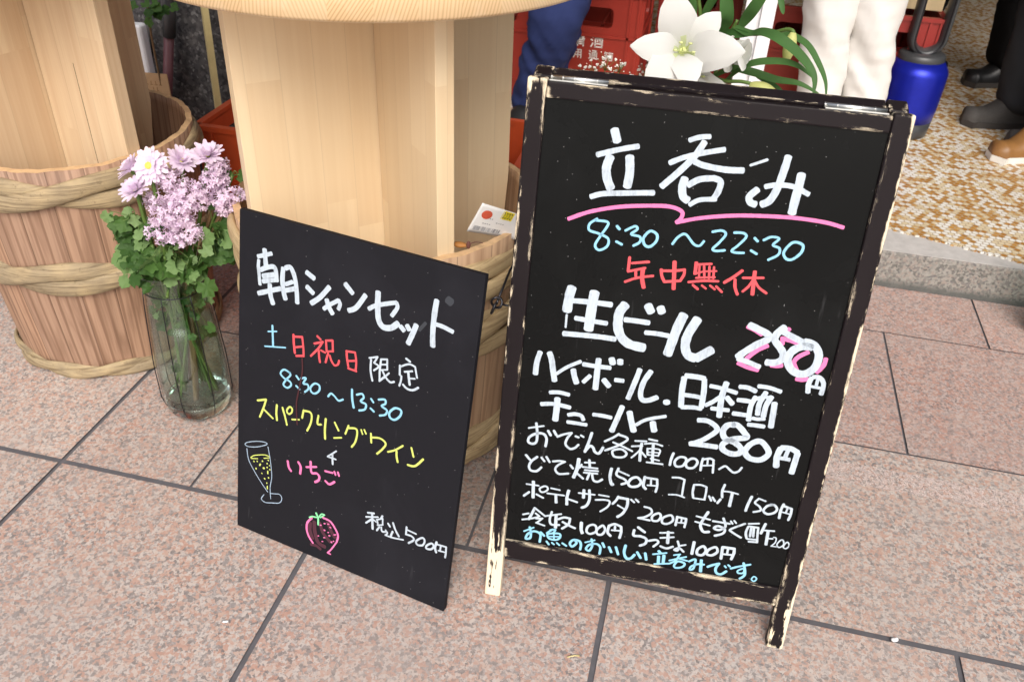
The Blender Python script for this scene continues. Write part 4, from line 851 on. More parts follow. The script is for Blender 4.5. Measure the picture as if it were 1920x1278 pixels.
def lobed_leaf(m, base, d, nrm, L, mi=0, lob=5, fold=.3):
    L *= 1.0; la = random.uniform(.03, .08)
    d = Vector(d).normalized(); n = Vector(nrm); n = (n-d*n.dot(d)).normalized(); s = d.cross(n); K = 22; vs = []
    c = Vector(base)+d*L*.42; ph = random.random()*6
    def pt(r, a):
        x = math.cos(a)*r; y = math.sin(a)*r
        return Vector(base)+d*(L*.42+x*L)+s*(y*L)+n*(L*(fold*abs(y)**1.3*1.3-.35*(x+.42)**2*.7+.05*math.sin(a*lob+ph)*r*2))
    vs.append(pt(.0, 0))
    for i in range(K):
        a = 2*PI*(i+.5)/K; r = .47+la*math.cos(lob*a)+.03*(1 if i % 2 else -1)
        if abs(a-PI) < .35: r *= .62
        vs.append(pt(r*.55, a))
    for i in range(K):
        a = 2*PI*(i+.5)/K; r = .47+la*math.cos(lob*a)+.03*(1 if i % 2 else -1)
        if abs(a-PI) < .35: r *= .62
        vs.append(pt(r, a))
    fs = [(0, 1+i, 1+(i+1) % K) for i in range(K)]+[(1+i, 1+K+i, 1+K+(i+1) % K, 1+(i+1) % K) for i in range(K)]
    m.add(vs, fs, mi, True)
def leafy(label, tip, leaves, L, pale, seed):
    random.seed(seed); t = thing('leafy_sprig', label, 'foliage', VC, 0, 'leafy sprigs in the glass vase')
    p = stem_path(tip); ms = MB(); ms.tube(p, .0033, 6); ml = MB()
    for k in range(2): ms.tube(stem_path((tip[0]+random.uniform(-.02, .02), tip[1]+random.uniform(-.015, .015), max(.30, tip[2]-.03))), random.uniform(.0022, .0036), 6)
    for c, spread, n in leaves:
        c = Vector(c)
        for i in range(int(n*1.35)):
            q = c+Vector((.012+random.gauss(0, spread[0]), random.gauss(0, spread[1]), random.gauss(0, spread[2])))
            out = Vector((q.x, q.y, 0)); o = out.normalized() if out.length > .01 else Vector((0, -1, 0))
            d = (o*random.uniform(.2, 1)+Vector((random.uniform(-.7, .7), random.uniform(-.5, .3), random.uniform(-.7, .6)))).normalized()
            nr = (Vector((0, -.75, .65))+Vector((random.uniform(-.7, .7), random.uniform(-.4, .4), random.uniform(-.5, .5)))).normalized()
            l = L*random.uniform(.55, 1.2); j = p[min(len(p)-1, max(4, int(len(p)*min(1, max(.2, q.z/max(.1, tip[2]))))))]
            ms.tube(spline([j, (Vector(j)+q)/2+Vector((0, 0, .008)), q], 4), .0008, 4)
            lobed_leaf(ml, q, d, nr, l, 1 if random.random() < pale else 0, random.choice((5, 5, 7)), random.uniform(-.25, .6))
    ms.build('stem', M['stem'], t); ml.build('leaves', [M['leaf'], M['leaf2']], t)
leafy('leafy sprig spilling over the left rim of the vase', (-.055, -.03, .44), [((-.062, -.025, .425), (.012, .016, .026), 10), ((-.046, -.04, .392), (.016, .014, .016), 8), ((-.056, -.04, .390), (.014, .014, .010), 8)], .036, .25, 11)
leafy('pale leaves hanging below the big lilac cluster', (.03, -.05, .45), [((.030, -.062, .420), (.028, .012, .022), 6), ((.075, -.056, .402), (.018, .012, .018), 6)], .036, .65, 12)
leafy('dark leafy sprig at the right of the bouquet', (.12, -.01, .46), [((.100, -.015, .425), (.026, .02, .032), 14), ((.128, .0, .465), (.018, .02, .026), 9)], .034, .12, 13)
leafy('low leafy sprig along the front rim of the vase', (.02, -.06, .36), [((.0, -.056, .392), (.032, .012, .014), 13), ((.048, -.046, .396), (.022, .014, .016), 9)], .036, .22, 14)
leafy('leafy sprig filling the middle of the bouquet', (-.01, -.03, .46), [((-.015, -.03, .430), (.026, .016, .030), 12), ((.035, -.02, .415), (.03, .016, .03), 11)], .032, .3, 15)
leafy('curled leafy shoot at the upper left of the bouquet', (-.03, -.03, .48), [((-.030, -.035, .455), (.018, .014, .018), 8), ((-.052, -.03, .475), (.010, .01, .012), 4)], .029, .45, 16)
leafy('leafy shoot behind the lilacs with a closed bud', (.165, .01, .575), [((.172, .012, .562), (.010, .012, .012), 4), ((.115, .01, .59), (.014, .01, .014), 4)], .028, .1, 17)
leafy('submerged greenery inside the neck of the vase', (.0, .0, .30), [((.0, -.004, .270), (.024, .022, .040), 46)], .026, .2, 18)
random.seed(21)

# ================================================================== LILIES BEHIND THE A-FRAME SIGN
LV = Vector((.015, 1.64, 0))
def tall_vase():
    t = thing('flower_bucket', 'tall grey metal bucket holding the white lilies behind the A frame sign', 'bucket', LV)
    m = MB(); m.lathe([(.001, .002), (.072, .002), (.075, .006), (.098, .42), (.101, .424), (.098, .428), (.094, .424), (.072, .012), (.001, .010)], 48); m.build('pail', M['steel'], t)
    m = MB(); m.tube([(.102*math.cos(2*PI*i/48), .102*math.sin(2*PI*i/48), .423) for i in range(48)], .004, 8, closed=True); m.build('rolled_rim', M['steel'], t)
tall_vase()
def strap(m, pts, w, mi=0, nrm=(0, -1, .25), n=6, keel=.18):
    P = spline(pts, n); N = len(P); vs = []; nr = Vector(nrm)
    for i, p in enumerate(P):
        d = (P[min(i+1, N-1)]-P[max(i-1, 0)]).normalized(); s = d.cross(nr).normalized(); n2 = s.cross(d).normalized(); f = i/(N-1)
        ww = w*(math.sin(PI*min(1, (f*.93+.06))**.8))**.75*.5+.0004
        vs += [p+s*ww+n2*ww*keel*2, p, p-s*ww+n2*ww*keel*2]
    m.add(vs, [q for i in range(N-1) for q in ((3*i, 3*i+1, 3*i+4, 3*i+3), (3*i+1, 3*i+2, 3*i+5, 3*i+4))], mi, True)
def lily_petal(m, c, tip, w, face, rec=.35, mi=0):
    w *= 1.12
    """one tepal from the throat c to the tip, arching towards `face`, tip recurved away"""
    c, tip, face = Vector(c), Vector(tip), Vector(face).normalized(); ax = tip-c; L = ax.length; d = ax/L
    n = (face-d*face.dot(d)).normalized(); s = d.cross(n); vs = []; N = 12; K = 6
    for i in range(N+1):
        f = i/N; z = (.30*math.sin(PI*f*.9)-rec*max(0, f-.55)**1.6*1.1)*L*.55
        wd = w*(.16+.84*math.sin(PI*min(1, f*.80+.10))**1.2)*(1-max(0, f-.86)**1.5*16.5) if f < .999 else w*.03
        for j in range(K+1):
            y = (j/K-.5)*2; ruf = .035*L*math.sin(f*11+j*2.2)*abs(y)**2*.35
            vs.append(c+d*(L*f)+s*(y*wd*.5)+n*(z-(y*y)*wd*.10+(.03*wd if j == K//2 else 0)*-1+ruf))
    m.add(vs, [(i*(K+1)+j, (i+1)*(K+1)+j, (i+1)*(K+1)+j+1, i*(K+1)+j+1) for i in range(N) for j in range(K)], mi, True)
    q = len(m.f)-N*K
    for i in range(2):
        for j in range(K): m.m[q+i*K+j] = 1
    for i in range(2, 6): m.m[q+i*K+K//2] = 1 if i < 4 else m.m[q+i*K+K//2]
def W2L(p): return Vector(p)-LV
def stalk(label, nodes, blooms, leaves, buds):
    t = thing('lily_stalk', label, 'flower', LV, 0, 'white lily stalks')
    P = spline([W2L(p) for p in nodes], 8); m = MB(); m.tube(P, [.0048-.002*i/len(P) for i in range(len(P))], 8)
    for b in blooms: m.tube(spline([W2L(q) for q in b['stem']], 5), .0032, 7)
    for b in buds: m.tube(spline([W2L(q) for q in b['stem']], 6), .0034, 8)
    m.build('stem', M['stem'], t)
    for b in blooms:
        c = W2L(b['c']); mm = MB()
        for tip, w, rec in b['tips']: lily_petal(mm, c, W2L(tip), w, b['face'], rec)
        o = mm.build('bloom', [M['lily'], M['lily_base']], t)
        f = Vector(b['face']).normalized(); mm = MB()
        for k in range(6):
            a = k*PI/3; e = c+f*.042+Vector((.016*math.cos(a), 0, .016*math.sin(a)))
            mm.tube(spline([c+f*.004, c+f*.024+Vector((.006*math.cos(a), 0, .006*math.sin(a))), e]), .0009, 5)
            mm.ball(e, .0028, 6, 0, (1.6, .8, .8))
        mm.tube([c, c+f*.052], .0014, 6); mm.ball(c+f*.053, .003, 6); mm.ball(c+f*.006, .011, 8)
        mm.build('stamens', M['lily_throat'], o)
    mm = MB()
    for pts, w, nr in leaves: strap(mm, [W2L(q) for q in pts], w, 0, nr)
    if leaves: mm.build('leaves', M['lily_leaf'], t)
    for b in buds:
        a, e = W2L(b['a']), W2L(b['e']); mm = MB(); d = e-a; N = 10
        mm.tube([a+d*(i/N) for i in range(N+1)], [max(.0008, b['r']*(math.sin(PI*min(1, .12+.86*i/N))**.8)) for i in range(N+1)], 12)
        mm.build('bud', M['bud'], t)
    return t
UPF = (0, -.55, .85)
stalk('lily stalk with the big open white bloom behind the sign', [(0, 1.65, .03), (-.01, 1.66, .45), (-.02, 1.66, .66), (-.03, 1.645, .75)],
      [dict(stem=[(-.03, 1.645, .75), (-.05, 1.62, .78), (-.055, 1.59, .80)], c=(-.055, 1.585, .806), face=(.10, -.85, .32),
            tips=[((-.088, 1.56, .912), .062, .25), ((-.001, 1.57, .885), .046, .30), ((.047, 1.50, .843), .062, .45), ((-.030, 1.475, .785), .050, .55), ((-.133, 1.50, .834), .050, .85), ((-.100, 1.47, .776), .064, .55)])],
      [([(-.062, 1.62, .90), (-.051, 1.63, .875), (-.045, 1.645, .82)], .016, UPF), ([(-.03, 1.65, .72), (-.08, 1.60, .74), (-.14, 1.56, .70)], .02, UPF)],
      [])
stalk('lily stalk with long arching leaves and pale buds beside the big bloom', [(.03, 1.65, .03), (.02, 1.66, .45), (.005, 1.66, .70), (.02, 1.64, .82), (.03, 1.63, .86)],
      [dict(stem=[(.005, 1.66, .76), (.01, 1.64, .80), (.014, 1.61, .813)], c=(.012, 1.60, .815), face=(.62, -.65, .15),
            tips=[((.053, 1.555, .848), .036, .5), ((.066, 1.53, .832), .038, .6), ((.054, 1.53, .806), .036, .6), ((.024, 1.545, .794), .036, .4), ((.020, 1.56, .845), .034, .4)]),
       dict(stem=[(.005, 1.66, .70), (-.01, 1.64, .745), (-.025, 1.61, .763)], c=(-.028, 1.60, .768), face=(.15, -.8, -.1),
            tips=[((.004, 1.525, .770), .042, .4), ((-.028, 1.52, .757), .044, .4), ((.034, 1.55, .760), .036, .5), ((-.055, 1.55, .752), .036, .4), ((-.010, 1.55, .795), .034, .3)])],
      [([(.028, 1.63, .848), (.055, 1.60, .846), (.072, 1.57, .858), (.096, 1.54, .861), (.127, 1.52, .849), (.153, 1.50, .832), (.167, 1.49, .814), (.170, 1.48, .790)], .0185, (.1, -.75, .6)),
       ([(.09, 1.625, .845), (.111, 1.62, .846), (.129, 1.60, .849), (.154, 1.58, .841), (.177, 1.56, .817), (.192, 1.55, .794), (.198, 1.54, .772)], .0125, (.3, -.7, .5)),
       ([(.020, 1.62, .745), (.031, 1.60, .762), (.053, 1.57, .794), (.077, 1.55, .813), (.114, 1.53, .824), (.142, 1.52, .822), (.168, 1.52, .806)], .0165, (0, -.6, .8)),
       ([(.0, 1.63, .750), (.034, 1.60, .782), (.072, 1.59, .783), (.114, 1.58, .778), (.153, 1.57, .779), (.191, 1.56, .767)], .0155, (0, -.65, .75)),
       ([(.003, 1.645, .828), (.031, 1.62, .838), (.058, 1.60, .845)], .0175, (0, -.8, .5)),
       ([(-.002, 1.60, .93), (.010, 1.60, .876), (.009, 1.62, .853), (.004, 1.64, .825)], .024, (0, -1, .1)),
       ([(.072, 1.60, .93), (.054, 1.61, .89), (.043, 1.63, .862), (.035, 1.64, .84)], .021, (.1, -1, .1)),
       ([(.088, 1.605, .925), (.098, 1.59, .900), (.103, 1.58, .889)], .009, (0, -1, .1)),
       ([(.08, 1.60, .774), (.094, 1.60, .769), (.117, 1.59, .763), (.136, 1.58, .753)], .010, UPF)],
      [dict(stem=[(-.011, 1.64, .776), (-.004, 1.61, .766), (.025, 1.58, .767), (.055, 1.57, .772), (.076, 1.565, .771)], a=(.070, 1.565, .769), e=(.121, 1.555, .762), r=.0125),
       dict(stem=[(.056, 1.63, .838), (.091, 1.60, .852), (.113, 1.58, .865), (.123, 1.57, .866), (.125, 1.57, .860)], a=(.1245, 1.57, .864), e=(.1215, 1.56, .812), r=.0105)])
stalk('lily stalk with one slim bud standing behind the big bloom', [(-.02, 1.65, .03), (-.03, 1.66, .45), (-.03, 1.65, .80), (-.045, 1.64, .90), (-.05, 1.63, 1.0)], [],
      [([(-.035, 1.65, .84), (.0, 1.62, .93), (.02, 1.60, .98)], .02, UPF)], [dict(stem=[(-.05, 1.63, 1.0), (-.052, 1.63, 1.02)], a=(-.05, 1.63, 1.0), e=(-.055, 1.625, 1.08), r=.012)])

def babys_breath(label, pts, seed):
    random.seed(seed); t = thing('babys_breath', label, 'flower', LV, 0, "baby's breath sprigs"); m = MB(); f = MB()
    hub = Vector((pts[0][0]*.55, pts[0][1]*.5+.82, .66)); hub = Vector((pts[0][0], pts[0][1], .70))-LV
    m.tube(spline([(0, -.02, .04), (hub.x*.4, hub.y*.4, .42), hub]), .0016, 6)
    for (c, n, s) in pts_clusters(pts):
        q0 = Vector(c)-LV; m.tube(spline([hub, (hub+q0)/2+Vector((0, 0, .006)), q0-Vector((0, 0, .014))], 4), .0007, 4)
        for i in range(n):
            q = q0+Vector((random.gauss(0, s), random.gauss(0, s), random.gauss(0, s*.75)))
            m.tube([q0-Vector((0, 0, .014)), q], .0004, 4)
            r = random.choice((.0013, .0016, .0026, .0034))
            f.ball(q, r, 7, 0, (1, 1, .8))
            if r > .0025:
                for k in range(4): f.ball(q+Vector((random.uniform(-1, 1), random.uniform(-1, 0), random.uniform(-.6, 1)))*r*.7, r*.55, 6)
    m.build('stem', M['stem'], t); f.build('flower_dots', M['baby'], t)
def pts_clusters(pts): return [(p[:3], p[3], p[4]) for p in pts]
babys_breath("wider sprig of baby's breath above the left half of the sign", [(-.205, 1.55, .775, 12, .009), (-.185, 1.55, .785, 14, .009), (-.160, 1.55, .784, 12, .008), (-.225, 1.55, .768, 7, .006), (-.172, 1.55, .770, 7, .008)], 4)
babys_breath("small sprig of baby's breath close to the lily bloom", [(-.115, 1.55, .789, 8, .005), (-.135, 1.55, .768, 8, .008), (-.118, 1.56, .772, 5, .006)], 5)

# glass vase at the right edge of the view
def right_vase():
    t = thing('glass_vase', 'clear glass vase with a white bloom at the right edge by the kerb', 'vase', (.992, 2.20, 0))
    m = MB(); m.lathe([(.055, .004), (.060, .02), (.072, .12), (.078, .205), (.080, .207), (.077, .209), (.074, .205), (.068, .12), (.057, .022)], 48); m.build('vessel', M['glass'], t)
    m = MB(); m.lathe([(.001, .0015), (.054, .0015), (.056, .016), (.001, .014)], 40); m.build('thick_base', M['glass_base'], t)
    random.seed(9); m = MB()
    for i in range(9):
        a = random.random()*6.28; m.tube(spline([(.03*math.cos(a), .03*math.sin(a), .02), (.0, .0, .12), (.05*math.cos(a+2.5), .05*math.sin(a+2.5), .24)]), .0028, 6)
    m.build('stems', M['stem'], t)
    m = MB()
    for i in range(14):
        a = 2*PI*i/14; strap(m, [(.03*math.cos(a), .03*math.sin(a), .10), (.055*math.cos(a), .055*math.sin(a), .06), (.058*math.cos(a), .058*math.sin(a), .03)], .03, 0, (math.cos(a), math.sin(a), .2))
    m.build('submerged_leaves', M['leaf'], t)
    f = thing('white_lily', 'white lily bloom standing in the glass vase at the right edge', 'flower', (.992, 2.20, 0)); c = Vector((-.045, -.02, .235)); m = MB()
    for k in range(6):
        a = k*PI/3+.4; lily_petal(m, c, c+Vector((-.01+.045*math.cos(a), -.02, .02+.042*math.sin(a))), .036, (-.3, -.9, .3), .7)
    m.build('bloom', [M['lily'], M['lily_base']], f); m = MB(); m.tube(spline([c, (-.02, 0, .15), (0, 0, .03)]), .003, 7); m.build('stem', M['stem'], f)
right_vase()

# ================================================================== CRATES
def crate(label, loc, rotz, mat, w=.430, d=.317, h=.40, group='red plastic sake crates', text=False):
    t = thing('plastic_crate', label, 'crate', loc, rotz, group); m = MB(); T = .012; x, y = w/2, d/2
    def side(L, M4):   # a panel in local (u, z), outward -v
        hw, hz0, hz1 = min(.062, L*.28), h-.125, h-.055
        def b(u0, u1, z0, z1, o=0): m.box(u0, u1, -o, T, z0, z1, 0, M4)
        b(-L/2+.0, -hw, .0, h-.012); b(hw, L/2-.0, .0, h-.012); b(-hw, hw, .055, hz0); b(-hw, hw, hz1, h-.012)
        b(-hw, -.02, 0, .055); b(.02, hw, 0, .055)
        # rounded corners of the hand hole
        for sx in (-1, 1):
            for (zz, dz) in ((hz1, -1), (hz0, 1)):
                k = .016; vs = [(sx*hw, 0, zz), (sx*(hw-k), 0, zz), (sx*(hw-k*.3), 0, zz+dz*k*.3), (sx*hw, 0, zz+dz*k)]
                vs += [(a, T, c) for a, _, c in vs]
                m.add(vs, [(0, 1, 2, 3), (4, 7, 6, 5), (1, 5, 6, 2), (2, 6, 7, 3), (0, 4, 5, 1), (0, 3, 7, 4)], 0, False, M4)
        b(-L/2-.004, L/2+.004, h-.014, h, .007); b(-L/2, L/2, h-.160, h-.150, .006); b(-L/2, L/2, .058, .068, .006); b(-L/2, L/2, .0, .012, .005)
        for u in (-L/2+.012, -L/2+.045, L/2-.045, L/2-.012): b(u-.004, u+.004, .012, h-.014, .006)
    side(w, Matrix.Translation((0, -y, 0))); side(w, Matrix.Rotation(PI, 4, 'Z') @ Matrix.Translation((0, -y, 0)))
    side(d-.002, Matrix.Rotation(PI/2, 4, 'Z') @ Matrix.Translation((0, -x+.0005, 0))); side(d-.002, Matrix.Rotation(-PI/2, 4, 'Z') @ Matrix.Translation((0, -x+.0005, 0)))
    m.box(-x+.006, x-.006, -y+.006, y-.006, .015, .022)
    m.box(-.004, .004, -y+.013, y-.013, .03, h*.6); m.box(-x+.014, x-.014, -.0035, .0035, .031, h*.6-.002)
    m.build('crate_shell', mat, t)
    return t
def glyphs(parent, items, mat, T):
    m = MB()
    for strokes, cx, cz, s in items:
        for st in strokes:
            P = [Vector((cx+(x-.5)*s, -T, cz+(.5-y)*s)) for x, y in st]
            for a, b in zip(P, P[1:]):
                d = (b-a).normalized(); n = Vector((-d.z, 0, d.x))*s*.055; e = d*s*.03
                m.add([a-e+n, a-e-n, b+e-n, b+e+n], [(0, 1, 2, 3)])
    o = m.build('lettering', mat, parent); o['label'] = 'white printed characters for sake crate'; return o
SEI = [[(.08, .12), (.2, .22)], [(.03, .38), (.16, .46)], [(.05, .95), (.2, .65)], [(.38, .14), (.95, .14)], [(.42, .27), (.92, .27)], [(.32, .40), (.98, .40)], [(.66, .03), (.66, .40)], [(.44, .5), (.44, .97)], [(.44, .5), (.9, .5), (.9, .97)], [(.44, .65), (.9, .65)], [(.44, .8), (.9, .8)]]
SAKE = [[(.08, .12), (.2, .22)], [(.03, .38), (.16, .46)], [(.05, .95), (.2, .65)], [(.32, .10), (.98, .10)], [(.38, .28), (.38, .97)], [(.38, .28), (.93, .28), (.93, .97)], [(.56, .10), (.56, .52)], [(.75, .10), (.75, .52), (.9, .52)], [(.38, .68), (.93, .68)], [(.38, .93), (.93, .93)]]
YOU = [[(.2, .1), (.2, .7), (.08, .97)], [(.2, .1), (.88, .1), (.88, .97)], [(.2, .38), (.88, .38)], [(.2, .65), (.88, .65)], [(.54, .1), (.54, .95)]]
TSU = [[(.08, .1), (.2, .22)], [(.05, .42), (.2, .42), (.2, .8)], [(.05, .92), (.25, .82), (.98, .93)], [(.4, .06), (.88, .06), (.66, .2)], [(.4, .26), (.4, .78)], [(.4, .26), (.9, .26), (.9, .78)], [(.4, .43), (.9, .43)], [(.4, .6), (.9, .6)], [(.65, .26), (.65, .78)]]
HAKO = [[(.12, .05), (.06, .25)], [(.1, .15), (.42, .15)], [(.6, .05), (.52, .25)], [(.58, .15), (.95, .15)], [(.05, .45), (.45, .45)], [(.26, .28), (.26, .97)], [(.26, .5), (.06, .78)], [(.26, .5), (.44, .7)], [(.55, .34), (.55, .95)], [(.55, .34), (.92, .34), (.92, .95)], [(.55, .54), (.92, .54)], [(.55, .73), (.92, .73)], [(.55, .93), (.92, .93)]]
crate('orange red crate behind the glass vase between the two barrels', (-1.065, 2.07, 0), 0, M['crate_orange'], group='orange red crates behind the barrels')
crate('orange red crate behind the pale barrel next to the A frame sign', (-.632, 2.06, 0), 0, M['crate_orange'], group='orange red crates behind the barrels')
FZ = .1185; g = 'red sake crates in the shop'
crate('red sake crate standing left of the lettered one behind the blue jeans', (-.785, 3.41, FZ), 0, M['crate'], .317, .43, .40, g)
c = crate('red sake crate printed with white characters beside the blue jeans', (-.437, 3.445, FZ), 0, M['crate'], .330, .43, .40, g)
glyphs(c, [(SEI, -.058, .225, .046), (SAKE, .010, .225, .046), (YOU, -.058, .175, .034), (TSU, .0, .175, .034), (HAKO, .058, .175, .034)], M['print'], .2162)
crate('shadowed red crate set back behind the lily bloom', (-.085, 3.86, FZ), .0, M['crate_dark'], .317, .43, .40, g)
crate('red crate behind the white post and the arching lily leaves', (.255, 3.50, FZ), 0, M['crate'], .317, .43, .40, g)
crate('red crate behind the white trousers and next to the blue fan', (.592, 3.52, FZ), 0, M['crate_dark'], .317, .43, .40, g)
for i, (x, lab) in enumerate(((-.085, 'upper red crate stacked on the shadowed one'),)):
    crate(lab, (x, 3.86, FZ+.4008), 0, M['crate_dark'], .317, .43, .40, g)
def plank():
    m = MB(); m.box(-.44, .44, -.115, .115, 0, .045); o = m.build('wooden_plank', M['plank'], bevel=.002); o.location = (.31, 3.52, FZ+.4015)
    tag(o, 'pale wooden plank laid across the red crates', 'plank')
plank()
def cardboard():
    t = thing('cardboard_box', 'brown cardboard box on top of the lettered red crate', 'box', (-.40, 3.47, FZ+.4015))
    m = MB(); m.box(-.07, .07, -.1, .1, 0, .16); m.build('carton', M['card'], t, bevel=.002)
    m = MB(); m.box(-.03, .03, -.1012, -.1004, .0, .1602); m.build('tape', M['pole_wood'], t)
cardboard()

# ================================================================== FAN, POST, ODDS AND ENDS
def fan():
    t = thing('bladeless_fan', 'blue and dark grey bladeless tower fan on the mosaic floor', 'fan', (.706, 3.30, FZ), .1)
    m = MB(); m.lathe([(.001, .001), (.088, .001), (.092, .006), (.096, .058), (.001, .058)], 64); m.build('foot', M['fan_dark'], t)
    m = MB(); m.lathe([(.001, .0585), (.0965, .0585), (.100, .10), (.102, .17), (.102, .225), (.098, .238), (.080, .264), (.001, .268)], 64); m.build('body', M['fan_blue'], t)
    m = MB(); m.lathe([(.078, .258), (.080, .268), (.078, .282), (.07, .289), (.001, .290)], 48); o = m.build('collar', M['fan_dark'], t); o.scale = (1, .9, 1)
    pts = []; Wd, H0, H1, R = .052, .300, .94, .052
    for i in range(13): a = PI+PI*i/12; pts.append((R*math.cos(a), 0, H0+.04+R*math.sin(a)))
    for i in range(9): pts.append((Wd, 0, H0+.04+(H1-H0-.1)*(i+1)/9))
    for i in range(1, 12): a = PI*i/12; pts.append((R*math.cos(a), 0, H1-.06+R*math.sin(a)))
    for i in range(9): pts.append((-Wd, 0, H1-.06-(H1-H0-.1)*i/9))
    m = MB(); m.tube(pts, .0145, 14, closed=True, flat=2.3); m.build('air_loop', M['fan_dark'], t)
    m = MB(); pts2 = [(p[0]*.93, -.030, p[2]) for p in pts]; m.tube(pts2, .004, 8, closed=True); m.build('loop_trim', M['iron'], t)
fan()
def post():
    t = thing('white_post', 'white square post standing among the red crates in the shop', 'post', (.150, 3.06, FZ))
    m = MB(); m.box(-.022, .022, -.03, .03, 0, 2.55); m.box(-.075, -.0225, -.012, .03, 0, 2.55); m.build('shaft', M['white_paint'], t, bevel=.003)
    m = MB(); m.box(-.05, .05, -.05, .05, -.0, .006); m.build('base_plate', M['steel'], t, bevel=.001)
post()
def wall_bits():
    m = MB(); m.tube([(0, 0, 0), (.012, 0, .5), (.024, .012, 1.3)], .0125, 4, 0, False); o = m.build('wooden_stick', M['pole_wood']); o.location = (-1.452, 2.295, .001)
    tag(o, 'thin yellowed wooden stick leaning on the dark granite wall', 'stick')
    t = thing('wall_pipe', 'maroon pipe with a grey sleeve in front of the dark granite wall', 'pipe', (-1.622, 2.285, .0))
    m = MB(); m.tube([(0, 0, 0), (.012, 0, .30), (.060, 0, .50)], .0145, 14); m.build('pipe_length', M['pipe'], t)
    m = MB(); m.tube([(.060, 0, .495), (.074, 0, .56), (.10, 0, 1.2)], .0185, 14); m.build('sleeve', M['fan_dark'], t)
    m = MB(); m.tube(spline([(0, 0, 0), (.0, 0, .25), (.012, 0, .36), (.03, 0, .48), (.04, 0, .60), (.05, 0, .9)]), .0035, 7); o = m.build('black_cable', M['rubber_cable']); o.location = (-1.665, 2.30, .001)
    tag(o, 'thin black cable hanging beside the maroon pipe', 'cable')
    m = MB(); m.box(-.03, .03, -.02, .02, 0, .53); o = m.build('white_plastic_case', M['white_paint'], bevel=.012, seg=3); o.location = (-1.655, 2.26, .0); o.rotation_euler = (0, .0, .1)
    tag(o, 'upright white plastic case showing beside the left pedestal', 'case')
    t = thing('card_tag', 'small brown card tag with faint writing behind the left barrel', 'tag', (-1.590, 2.215, .0), .1)
    m = MB(); m.box(-.042, .042, -.002, .002, .0, .405); m.build('card', M['card'], t, bevel=.0015)
    m = MB()
    for i, (a, b) in enumerate(((-.03, .37), (-.016, .37), (-.002, .37), (.012, .37), (-.012, .352), (.0, .352))):
        m.box(a, a+.009, -.0026, -.0022, b, b+.002); m.box(a+.003, a+.005, -.0026, -.0022, b+.003, b+.012)
    m.build('lettering', M['tan_leather'], t)
    t = thing('ivy_shoot', 'small dark leafy shoot hanging by the wall pipe', 'plant', (-1.555, 2.20, 0)); random.seed(2)
    m = MB(); m.tube(spline([(0, 0, .001), (-.02, .02, .3), (.0, .0, .60), (.05, .02, .75)]), .003, 6); m.build('stem', M['woody'], t)
    m = MB()
    for i in range(16): lobed_leaf(m, (random.gauss(.03, .022), random.gauss(-.01, .01), random.gauss(.605, .014)), (random.uniform(-1, 1), random.uniform(-.6, 0), random.uniform(-.6, .3)), (0, -.7, .6), .03, 0, 5, .3)
    m.build('leaves', M['leaf'], t)
wall_bits()
m = MB(); m.ball((0, 0, .003), .0055, 8, 0, (1, .8, .6)); m.ball((.004, .002, .003), .004, 8); o = m.build('pebble', M['paper']); o.location = (.470, 1.067, 0); tag(o, 'tiny white pebble on the joint right of the A frame sign', 'pebble')
m = MB(); m.tube([(0, 0, .0015), (.012, .006, .0025), (.02, .008, .0015)], .0009, 5, flat=1.8); o = m.build('straw_scrap', M['pole_wood']); o.location = (-.072, .886, 0); tag(o, 'small straw coloured scrap on the slab in front of the A frame sign', 'scrap')
m = MB(); m.tube([(0, 0, .0015), (.009, .003, .002)], .0015, 5, flat=1.8); o = m.build('paper_scrap', M['paper']); o.location = (-.655, .80, 0); tag(o, 'tiny white paper scrap on the slab left of the smaller sign', 'scrap')

# ================================================================== PEOPLE
def skin(name, V, E, R, mat, parent, root=0, sub=2, loc=None, fold=0, fz=None):
    me = bpy.data.meshes.new(name); me.from_pydata([tuple(v) for v in V], E, [])
    o = bpy.data.objects.new(name, me); col.objects.link(o)
    md = o.modifiers.new('s', 'SKIN'); md.use_smooth_shade = True
    for i, sv in enumerate(me.skin_vertices[0].data):
        r = R[i]; sv.radius = (r, r) if not isinstance(r, tuple) else r; sv.use_root = (i == root)
    sb = o.modifiers.new('u', 'SUBSURF'); sb.levels = sub; sb.render_levels = sub
    dg = bpy.context.evaluated_depsgraph_get(); nm = bpy.data.meshes.new_from_object(o.evaluated_get(dg))
    bpy.data.objects.remove(o); nm.name = name; nm.materials.clear(); nm.materials.append(mat)
    for p in nm.polygons: p.use_smooth = True
    if fold:
        for v, nn in zip(nm.vertices, [x.normal.copy() for x in nm.vertices]):
            z = v.co.z; k = 1.0 if fz is None else max(.25, min(1, (fz-z)/.25))
            v.co += nn*fold*k*(.9-2.6*abs(mnoise.noise((v.co.x*7+3, v.co.y*7, z*11+v.co.x*16)))+.5*mnoise.noise((v.co.x*14, v.co.y*14, z*34)))
    o = bpy.data.objects.new(name, nm); col.objects.link(o)
    if parent is not None: o.parent = parent
    return o
